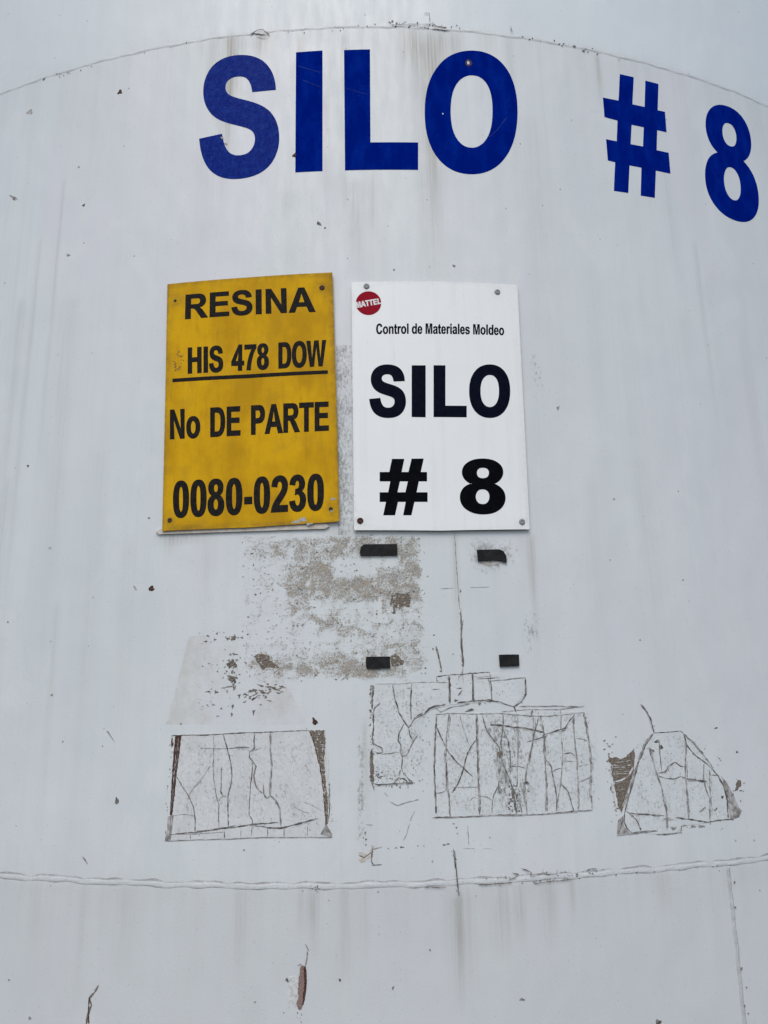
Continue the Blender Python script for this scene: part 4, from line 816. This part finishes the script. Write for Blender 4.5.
SPOTS = [(120, 92, 2.4, 1.8, 3), (44, 79, .9, 1.5, 1), (319, 223.5, 2.6, 1.5, 1), (325, 228, 1., .8, 1), (151.5, 588.5, 2.7, 2.4, 3), (135, 588, 1., 3., 2), (117, 801, 1.9, 3.2, 1), (315, 721.5, 2.3, 3.6, 3), (738, 785, 2.4, 5.5, 4), (207.5, 885, 3., 1.6, 1), (522, 999.5, 2.3, 1.2, 1), (658, 1022, 2.5, 3, 1), (454, 266, 1.4, 1.1, 1), (394, 270, .9, .8, 1), (558, 408, 1.1, 2.0, 2), (84, 205, 1., 1.6, 1), (79, 167, .9, .9, 2), (52, 695, 1.2, 1.2, 2), (8, 622, .9, .9, 1), (50, 548, 1.4, 1.2, 2), (149, 518, .9, .9, 1), (188, 785, 1.2, .8, 2), (28, 466, 1., 1.2, 1), (614, 499, .9, .9, 2), (716, 728, 2., .7, 1), (737, 752, .9, .9, 1), (683, 580, .9, .9, 2), (340, 980, 1., 1.4, 1), (255, 1002, 1., .8, 1), (9, 980, 1.2, 1., 2), (30, 1018, 1.3, 1.6, 2), (393, 988, .9, 1.8, 2), (430, 950, .9, .9, 2), (244, 850, 1., .8, 1), (110, 735, .6, 6, 2), (85, 860, .7, 4.5, 2), (68, 255, 2.0, 1.2, 2), (14, 198, 4, 1.6, 2), (30, 112, 3, 2, 2), (610, 560, .8, .8, 2), (640, 640, .8, .8, 2)]
for x, y, a, b, mi in SPOTS:
    F = Flat(); F.add([flip(px(blob(x, y, a*1.25, b*1.3, int(x+y), .3*((int(x) % 5)-2), 12, .4)))], .0006, 0, mi); F.out('paint_spot', MC, silo)
# dirt and lifted paint along the two seams
def along(P, x0, x1, n, seed, kinds, dy=(-5, 3), r=(.5, 2.)):
    g = random.Random(seed); out = []
    for i in range(n):
        x = g.uniform(x0, x1)
        for (a, ya), (b, yb) in zip(P, P[1:]):
            if a <= x <= b: y = ya+(yb-ya)*(x-a)/(b-a)
        q = g.uniform(*r); out.append((x, y+g.uniform(*dy), q*g.uniform(1, 2.2), q*.55, g.uniform(-.5, .5), g.choice(kinds)))
    return out
PXT = [(0, 94), (115, 58), (230, 36), (384, 26), (449, 29.5), (509, 36), (599, 52), (768, 106)]; PXB = [(0, 875), (215, 885.5), (384, 885), (459, 882), (534, 878), (634, 870), (768, 858)]
def lift(items, name, label, lines=()):
    F = Flat()
    for k, (x, y, a, b, r, mi) in enumerate(items): F.add([flip(px(blob(x, y, a, b, k+int(x), r, 10, .5)))], .0029+.0001*(k % 4), .0008, mi)
    for k, (p, w_, mi) in enumerate(lines): ribbon(F, p, w_, mi, .0034, seed=k)
    o = F.out(name, MC, silo); o['label'] = label
lift(along(PXT, 386, 460, 34, 2, (2, 2, 2, 2, 4), (-5, 2), (.2, .7))+along(PXT, 505, 620, 16, 3, (4, 3, 2), (-4, 3), (.25, .8))+along(PXT, 20, 380, 20, 9, (2, 2, 2, 4), (-2, 2), (.2, .5)), 'seam_dirt', 'dirt crumbs along the upper seam',
     [([(250, 36), (257, 31), (263, 30), (270, 36)], 1.2, 4), ([(256, 36), (262, 38), (268, 38)], .9, 2), ([(254, 33), (266, 34)], 2.6, 5), ([(510, 27), (512, 33)], 1.1, 2), ([(424, 14), (429, 14), (430, 22)], .7, 2), ([(432, 23), (436, 27), (447, 29)], 1.2, 4), ([(390, 26), (410, 25), (432, 25)], .8, 2), ([(432, 29), (450, 31)], 1.6, 5)])
lift(along(PXB, 484, 600, 40, 6, (4, 2, 2, 2), (-5, 4), (.2, .7))+along(PXB, 300, 330, 10, 7, (4, 2), (-1, 6), (.3, .8))+along(PXB, 600, 760, 8, 8, (4, 2), (2, 4), (.3, .6))+[(734, 882, .8, 1.6, 0, 4), (735, 907, .8, .9, 0, 1), (732, 900, .6, 1.2, 0, 2), (741, 968, 1., 1.8, .2, 1), (738.5, 972, .8, 1.6, 0, 2), (746, 987, .6, .6, 0, 4), (744, 1006, .8, 1.8, 0, 4), (748, 1013, .7, .5, 0, 4)], 'seam_dirt', 'flaky brown dirt along the lower seam',
     [([(521, 868), (527, 870), (531, 872), (530, 876), (536, 875.5)], 1.3, 4), ([(536, 875), (543, 872), (542, 868)], .9, 2), ([(544, 874), (556, 874), (557, 870)], 1.1, 4), ([(508, 880), (513, 878), (519, 874), (512, 873)], 1.2, 4), ([(585, 871), (592, 868), (597, 869)], 1.2, 2), ([(409, 886.5), (418, 886.8)], .9, 2), ([(424, 887.2), (430, 886.7), (446, 887.3)], 1., 4), ([(454, 850), (455.5, 868), (457, 880), (458.5, 895)], 1.3, 1), ([(532, 881), (536, 883), (550, 881), (575, 879)], 1.0, 4), ([(478, 884), (490, 884), (500, 883), (512, 882)], 1.1, 4)])
# peeled star and dashes under the cracked rectangles
its = [(365, 856, 7.5, 4.6, .2, 8), (372, 851, 2.2, 6, .3, 8), (362, 861, 4, 2, .2, 8)]+[(*t7([(x, y)])[0], a, b, 0, mi) for x, y, a, b, mi in ((258, 533, 2.4, .9, 1), (225, 536, 1.6, .8, 1), (182, 540, 1.0, .6, 1), (490, 520, 2.4, .7, 1), (512, 515, 1.8, .7, 1), (345, 526, .8, .6, 1), (377, 526, .7, .5, 1), (56, 455, .9, 2.6, 1), (60, 490, .9, 1.8, 1), (60, 520, .9, 1.2, 1), (46, 480, .6, 1.2, 1), (540, 405, 1.3, .7, 1), (556, 425, 1.1, 1.1, 1), (562, 458, 1.0, .8, 1), (740, 480, 1.2, 1.2, 2), (425, 610, 1.2, 1., 2))]
chips('flaked_paint', its, lines=[L(t7, 1.4, 4, (92, 520), (98, 545), (92, 580), (90, 610), (104, 630)), L(t7, 1.2, 1, (90, 632), (150, 628)), L(t7, 1., 4, (20, 575), (50, 590), (92, 560)), L(t7, .9, 2, (98, 545), (150, 530)), L(t7, .7, 2, (300, 400), (280, 470), (262, 500)), L(t7, .45, 2, (590, 541), (660, 540)), L(t7, .45, 2, (700, 540), (750, 541)), L(t7, 1.2, 1, (538, 540), (544, 600), (550, 650)), L(t7, .7, 2, (330, 330), (300, 390)), L(t7, .9, 2, (618, 410), (624, 520)), L(t7, .8, 2, (60, 410), (100, 412))], label='peeled tan star and dark dashes below the cracked decals')
# nicks on the blue letters
F = Flat()
F.add([flip(px(blob(294.6, 155.5, 2.3, 2.6, 5, 0, 14, .4)))], .0013, 0, 3); o = F.out('rust_spot', MC, silo); o['label'] = 'rust spot at the foot of the letter I'
F = Flat(); c_ = [(468.4+2.9*math.cos(i*.45), 63+3.0*math.sin(i*.45)) for i in range(15)]
ribbon(F, c_, 1.5, 3, .0012, 4, .4, False); F.add([flip(px(blob(468.2, 63, 1.6, 1.7, 2, 0, 10, .2)))], .0011, 0, 5); ribbon(F, [(467.5, 60.5), (470, 65)], .8, 5, .0014, 2); o = F.out('rust_ring', MC, silo); o['label'] = 'small ringed nick in the letter O'
F = Flat(); F.add([flip(px(blob(442.8, 114, .9, .9, 2)))], .0011, 0, 5); ribbon(F, [(489, 138), (497, 130), (508, 116)], .5, 6, .0011, 6); ribbon(F, [(302, 80), (322, 88)], .4, 6, .0011, 8); ribbon(F, [(298, 66), (321, 73)], .4, 6, .0011, 9); ribbon(F, [(345, 88), (368, 95)], .4, 6, .0011, 3)
for x, y in ((222, 138), (226, 144)): F.add([flip(px(blob(x, y, 2., 1., int(x), .5)))], .0012, 0, 2)
o = F.out('scratch', MC, silo); o['label'] = 'fine pale scratches across the blue letters'

# ------------------------------------------------------------------ signs
def origin(x, y): return cyl(*hit(x, y))
def sheet(F, outline_px, top, bot, r_px, mi=0, side=1):
    """a sheet outline with slightly rounded corners"""
    P = [Vector(p) for p in outline_px]; out = []
    for i, p in enumerate(P):
        a, b = P[i-1], P[(i+1) % len(P)]; r = r_px[i]
        d1, d2 = (a-p).normalized(), (b-p).normalized(); s0, s1 = p+d1*r, p+d2*r
        for k in range(5):
            t = k/4; out.append(tuple((1-t)**2*s0+2*t*(1-t)*p+t*t*s1))
    F.add([flip(px(out, top))], top, bot, mi, side)
def grime_edge(o, corners, off, depth, k, extra=()):
    q = quad(corners, off); cs = [px([c[:2]], off)[0]+(c[2]*MPP, c[3]) for c in extra]
    def fn(s, z):
        t = 0
        for i in range(4):
            (ax, az), (bx, bz) = q[i], q[(i+1) % 4]; l = math.hypot(bx-ax, bz-az)
            d = abs((bx-ax)*(az-z)-(ax-s)*(bz-az))/l; t = max(t, k*math.exp(-d/depth))
        for cx, cz, r, kk in cs: t = max(t, kk*math.exp(-((s-cx)**2+(z-cz)**2)/r/r))
        return t
    layer_float(o, 'grime', fn)
def densify(F, maxlen=.012):
    for _ in range(4):
        e = [e for e in F.bm.edges if e.calc_length() > maxlen]
        if not e: break
        bmesh.ops.subdivide_edges(F.bm, edges=e, cuts=1, use_grid_fill=True)
    bmesh.ops.triangulate(F.bm, faces=[f for f in F.bm.faces if len(f.verts) > 4])
def screw(parent, x, y, off, r_px, m, dome=.0022, hole=False, label=None, slot=True):
    s0, z0 = hit(x, y, off); r = r_px*MPP; c = cyl(s0, z0, off); nrm = Vector((math.sin(s0/R), -math.cos(s0/R), 0)); tx = Vector((math.cos(s0/R), math.sin(s0/R), 0)); tz_ = Vector((0, 0, 1))
    bm = bmesh.new(); uvl = bm.loops.layers.uv.new('UVMap'); prof = [(1.0, -.0003), (.97, dome*.45), (.8, dome*.8), (.5, dome), (.38, dome*.95 if not slot else dome*.55), (.0, dome if not slot else dome*.45)]
    g = random.Random(int(x*y)); rings = []
    for k, h in prof[:-1]: rings.append([bm.verts.new(c+nrm*h+(tx*math.cos(a*math.pi/8)+tz_*math.sin(a*math.pi/8))*r*k*(1+.05*(g.random()-.5))) for a in range(16)])
    ce = bm.verts.new(c+nrm*prof[-1][1])
    for i in range(16):
        j = (i+1) % 16
        for a, b in zip(rings, rings[1:]): bm.faces.new([a[i], a[j], b[j], b[i]])
        bm.faces.new([rings[-1][i], rings[-1][j], ce])
    for f in bm.faces:
        for l in f.loops: l[uvl].uv = (l.vert.co.x, l.vert.co.z)
    o = link('screw_hole' if hole else 'screw', bm, m, parent)
    if label: o['label'] = label
    return o
# --- yellow sign
YO = .0105
ys = thing('yellow_sign', 'weathered yellow metal sign with dark lettering screwed to the silo, left of the white sign', 'sign', origin(250, 400))
YC = [(167.4, 284.2), (332.4, 272.4), (339.6, 521.6), (162.2, 531.0)]
F = Flat(); sheet(F, [(167.4, 284.2), (250, 277.2), (332.4, 272.4), (336.4, 400), (339.6, 521.6), (250, 527.4), (162.2, 531.0), (165.2, 400)], YO, YO-.0025, [.6, 3, .6, 3, 3.5, 3, .8, 3])
densify(F); o = F.out('panel', [m_yel, m_yedge], ys)
grime_edge(o, YC, YO, .006, .8, [(175, 301, 5, .9), (322, 288, 6, .8), (331, 509, 6, .8), (170, 520, 6, .9), (195, 525, 14, .4), (165.5, 430, 9, .4), (250, 300, 4, .0)])
ty = T(150, 260, 3.655)
def words(parent, items, corners, t, off, ex, ey, m, y=None):
    """one line of lettering, each word between its own left and right ends"""
    (x0, ya), (x1, yb), (x2, yc), (x3, yd) = corners; F = Flat()
    up = lambda x: ya+(yb-ya)*(x-x0)/(x1-x0); lo = lambda x: yd+(yc-yd)*(x-x3)/(x2-x3)
    for text, a, b in items:
        text_flat(F, text, t([(a, up(a)), (b, up(b)), (b, lo(b)), (a, lo(a))]), off, .0004, ex, ey, 0, 6)
    return F.out('lettering', [m], parent)
def line(parent, name, text, corners, t, off, ex, ey, m, th=.0004, label=None):
    o = text_flat(Flat(), text, t(corners), off, th, ex, ey, 0, 6).out(name, [m], parent)
    if label: o['label'] = label
    return o
line(ys, 'lettering', 'RESINA', [(130, 127), (602, 99), (605, 190), (128, 217)], ty, YO, .55, .25, m_char)
words(ys, [('HIS', 138, 268), ('478', 297, 435), ('DOW', 469, 644)], [(139, 320), (645, 292), (643, 388), (138, 416)], ty, YO, .75, .25, m_char)
words(ys, [('No', 73, 184), ('DE', 220, 331), ('PARTE', 369, 654)], [(74, 547), (652, 517), (654, 624), (71, 656)], ty, YO, .75, .3, m_char)
words(ys, [('0080', 84, 338), ('-', 344, 374), ('0230', 379, 636)], [(85, 808), (634, 780), (636, 914), (83, 943)], ty, YO, .9, .35, m_char)
q = [px(ty([(82, 434), (360, 418), (650, 403), (650, 416), (360, 432), (82, 447)]), YO)]
Flat().add([flip(q[0])], YO+.0004, YO-.0002).out('underline', [m_char], ys)
F = Flat(); g = random.Random(2)
for i in range(26):
    a = g.uniform(0, 6.28); x, y = 104+16*math.cos(a)*g.uniform(.4, 1.2), 373+38*math.sin(a)*g.uniform(.5, 1.05)
    F.add([flip(px(blob(*ty([(x, y)])[0], g.uniform(.6, 2.2), g.uniform(.5, 1.2), i, g.random()*3, 9), YO))], YO+.0002, YO-.0002)
F.out('worn_letter', [m_smear], ys)['label'] = 'rubbed-out ghost of a letter'
for x, y, r, mt, lab, hole in ((175.2, 300.8, 1.7, m_hole, None, True), (322.0, 287.8, 3.0, m_rust, 'rusty screw at the top right', False), (330.8, 509.2, 2.2, m_hole, None, True), (169.8, 520.2, 2.6, m_rust, 'brown screw at the lower left', False)):
    screw(ys, x, y, YO, r, mt, .0005 if hole else .002, hole, lab)
F = Flat()
for k, (x, y, a, b) in enumerate(((302, 520, 7, 2.6), (296, 522, 6, 1.6), (333, 499, 3, 1.2), (309, 524, 4, 1.4), (331.5, 511, 1.6, 1.6))): Flat().add([flip(px(blob(x, y, a, b, k+5, -.08, 16, .5), YO))], YO+.00025+.00005*k, YO-.0002).out('bare_spot', [m_bare], ys)['label'] = 'bare grey metal near the lower edge'
F = Flat(); F.add([flip(px(ty([(24, 996), (45, 984), (300, 972), (560, 958), (640, 962), (656, 975), (640, 984), (400, 992), (160, 1000), (36, 1004)])))], .006, .0, 0)

o = F.out('backing_strip', [m_tan], ys); o['label'] = 'dirty pale strip showing under the lower edge'
# --- white sign
WO = .010
ws = thing('white_sign', 'clean white metal sign with large black lettering and a round red emblem', 'sign', origin(440, 405))
tw = T(340, 260, 3.655)
WC = [(351.4, 281.9), (517.4, 284.7), (529.8, 529.3), (354.0, 530.2)]
F = Flat(); sheet(F, [(351.4, 281.9), (430, 281.2), (517.4, 284.7), (523.8, 410), (529.8, 529.3), (440, 530.6), (354.0, 530.2), (352.8, 410)], WO, WO-.0022, [1, 3, 1, 3, 1.5, 3, 1.2, 3])
densify(F); o = F.out('panel', [m_wht, m_wedge], ws); grime_edge(o, WC, WO, .003, .22, [(360, 521, 6, .5), (366, 286, 5, .4), (497, 292, 5, .3), (522, 522, 5, .4)])
line(ws, 'lettering', 'Control de Materiales Moldeo', [(132, 233), (600, 238), (600, 275), (132, 271)], tw, WO, .22, .05, m_navy)
F = Flat()
for ch, x0, x1, ex, ey in (('S', 107, 241, 1.6, .9), ('I', 262, 313, 0, 0), ('L', 342, 463, 1.7, 1.7), ('O', 472, 622, 1.7, 1.2)):
    text_flat(F, ch, tw([(x0, 385), (x1, 385), (x1, 575), (x0, 574)]), WO, .0004, ex, ey, 0, 10)
F.out('lettering', [m_navy], ws)
hp = [(192, 727), (236, 727), (224, 775), (253, 775), (264, 727), (306, 727), (295, 775), (318, 775), (318, 809), (288, 809), (279, 848), (319, 848), (320, 884), (271, 884), (259, 933), (232, 933)]
hp = [(190, 727), (235, 727), (225, 775), (250, 775), (262, 726), (306, 726), (295, 775), (318, 775), (318, 809), (288, 809), (280, 849), (320, 849), (320, 884), (272, 884), (261, 933), (231, 933), (240, 884), (212, 884), (201, 933), (158, 933), (168, 884), (145, 884), (145, 849), (176, 849), (184, 809), (145, 809), (145, 775), (180, 775)]
hh = [(219, 809), (248, 809), (239, 849), (210, 849)]
F = Flat(); F.add(orient([px(tw(hp), WO), px(tw(hh), WO)]), WO+.0004, WO-.0002); F.out('lettering', [m_blk], ws)
F = Flat(); text_flat(F, '8', tw([(438, 727), (605, 727), (605, 927), (438, 927)]), WO, .0004, 1.7, .9, 0, 10)
F.out('lettering', [m_blk], ws)
F = Flat(); F.add([flip(px([(368.5+12.7*math.cos(i*math.pi/24), 303.2+11.9*math.sin(i*math.pi/24)) for i in range(48)], WO))], WO+.0004, WO-.0002)
em = F.out('emblem', [m_red], ws); em['label'] = 'round red emblem with white capital letters'
F = text_flat(Flat(), 'MATTEL', tw([(57, 154), (148, 139), (152, 160), (60, 176)]), WO+.0004, .0003, .22, .2, 0, 4)
o = F.out('emblem_lettering', [m_wtxt]); attach(o, em)
for x, y, mt, lab in ((366.5, 286.3, m_steel, None), (497.3, 292.0, m_steel, None), (360.2, 520.8, m_rust, 'rusty red screw at the lower left'), (522.0, 521.8, m_steel, None)):
    screw(ws, x, y, WO, 3.3, mt, .003, False, lab)

# ------------------------------------------------------------------ black tape stubs left by an older sign
TAPE = 'black tape stubs left by a removed sign'
def tape(label, outline, th, curl=None):
    s0 = hit(*tz([outline[0]])[0]); o = thing('tape_stub', label, 'tape', cyl(*s0), TAPE)
    F = Flat(); F.add([flip(px(tz(outline), th))], th, 0, 0); F.out('foam_strip', [m_black], o)
    return o, F
tape('long black tape stub just under the white sign, with a clipped left corner', [(92, 74), (160, 73), (219, 73), (221, 116), (150, 117), (79, 117), (76, 104), (80, 84)], .006)
tb, _ = tape('black tape stub with a curled right end in a grey soot ring', [(527, 95), (570, 94), (612, 93), (628, 100), (638, 118), (641, 143), (624, 138), (602, 134), (560, 136), (531, 139)], .006)
F = Flat(); F.add([flip(px(tz([(545, 138), (570, 146), (600, 142), (624, 140), (600, 152), (566, 154), (540, 146)])))], .0009, 0, 0); attach(F.out('torn_edge', [m_tan]), tb)
tape('black tape stub low on the tan residue beside a bare brown patch', [(101, 506), (150, 505), (192, 505), (193, 548), (150, 551), (102, 551), (99, 530)], .0055)
td, _ = tape('short square-ended black tape stub to the right of the long crack', [(612, 498), (650, 497), (687, 497), (689, 541), (650, 543), (615, 544)], .0055)

for o in silo.children:
    if o.name.split('.')[0] in ('flaked_paint', 'seam_dirt', 'scratch'): o['kind'] = 'stuff'
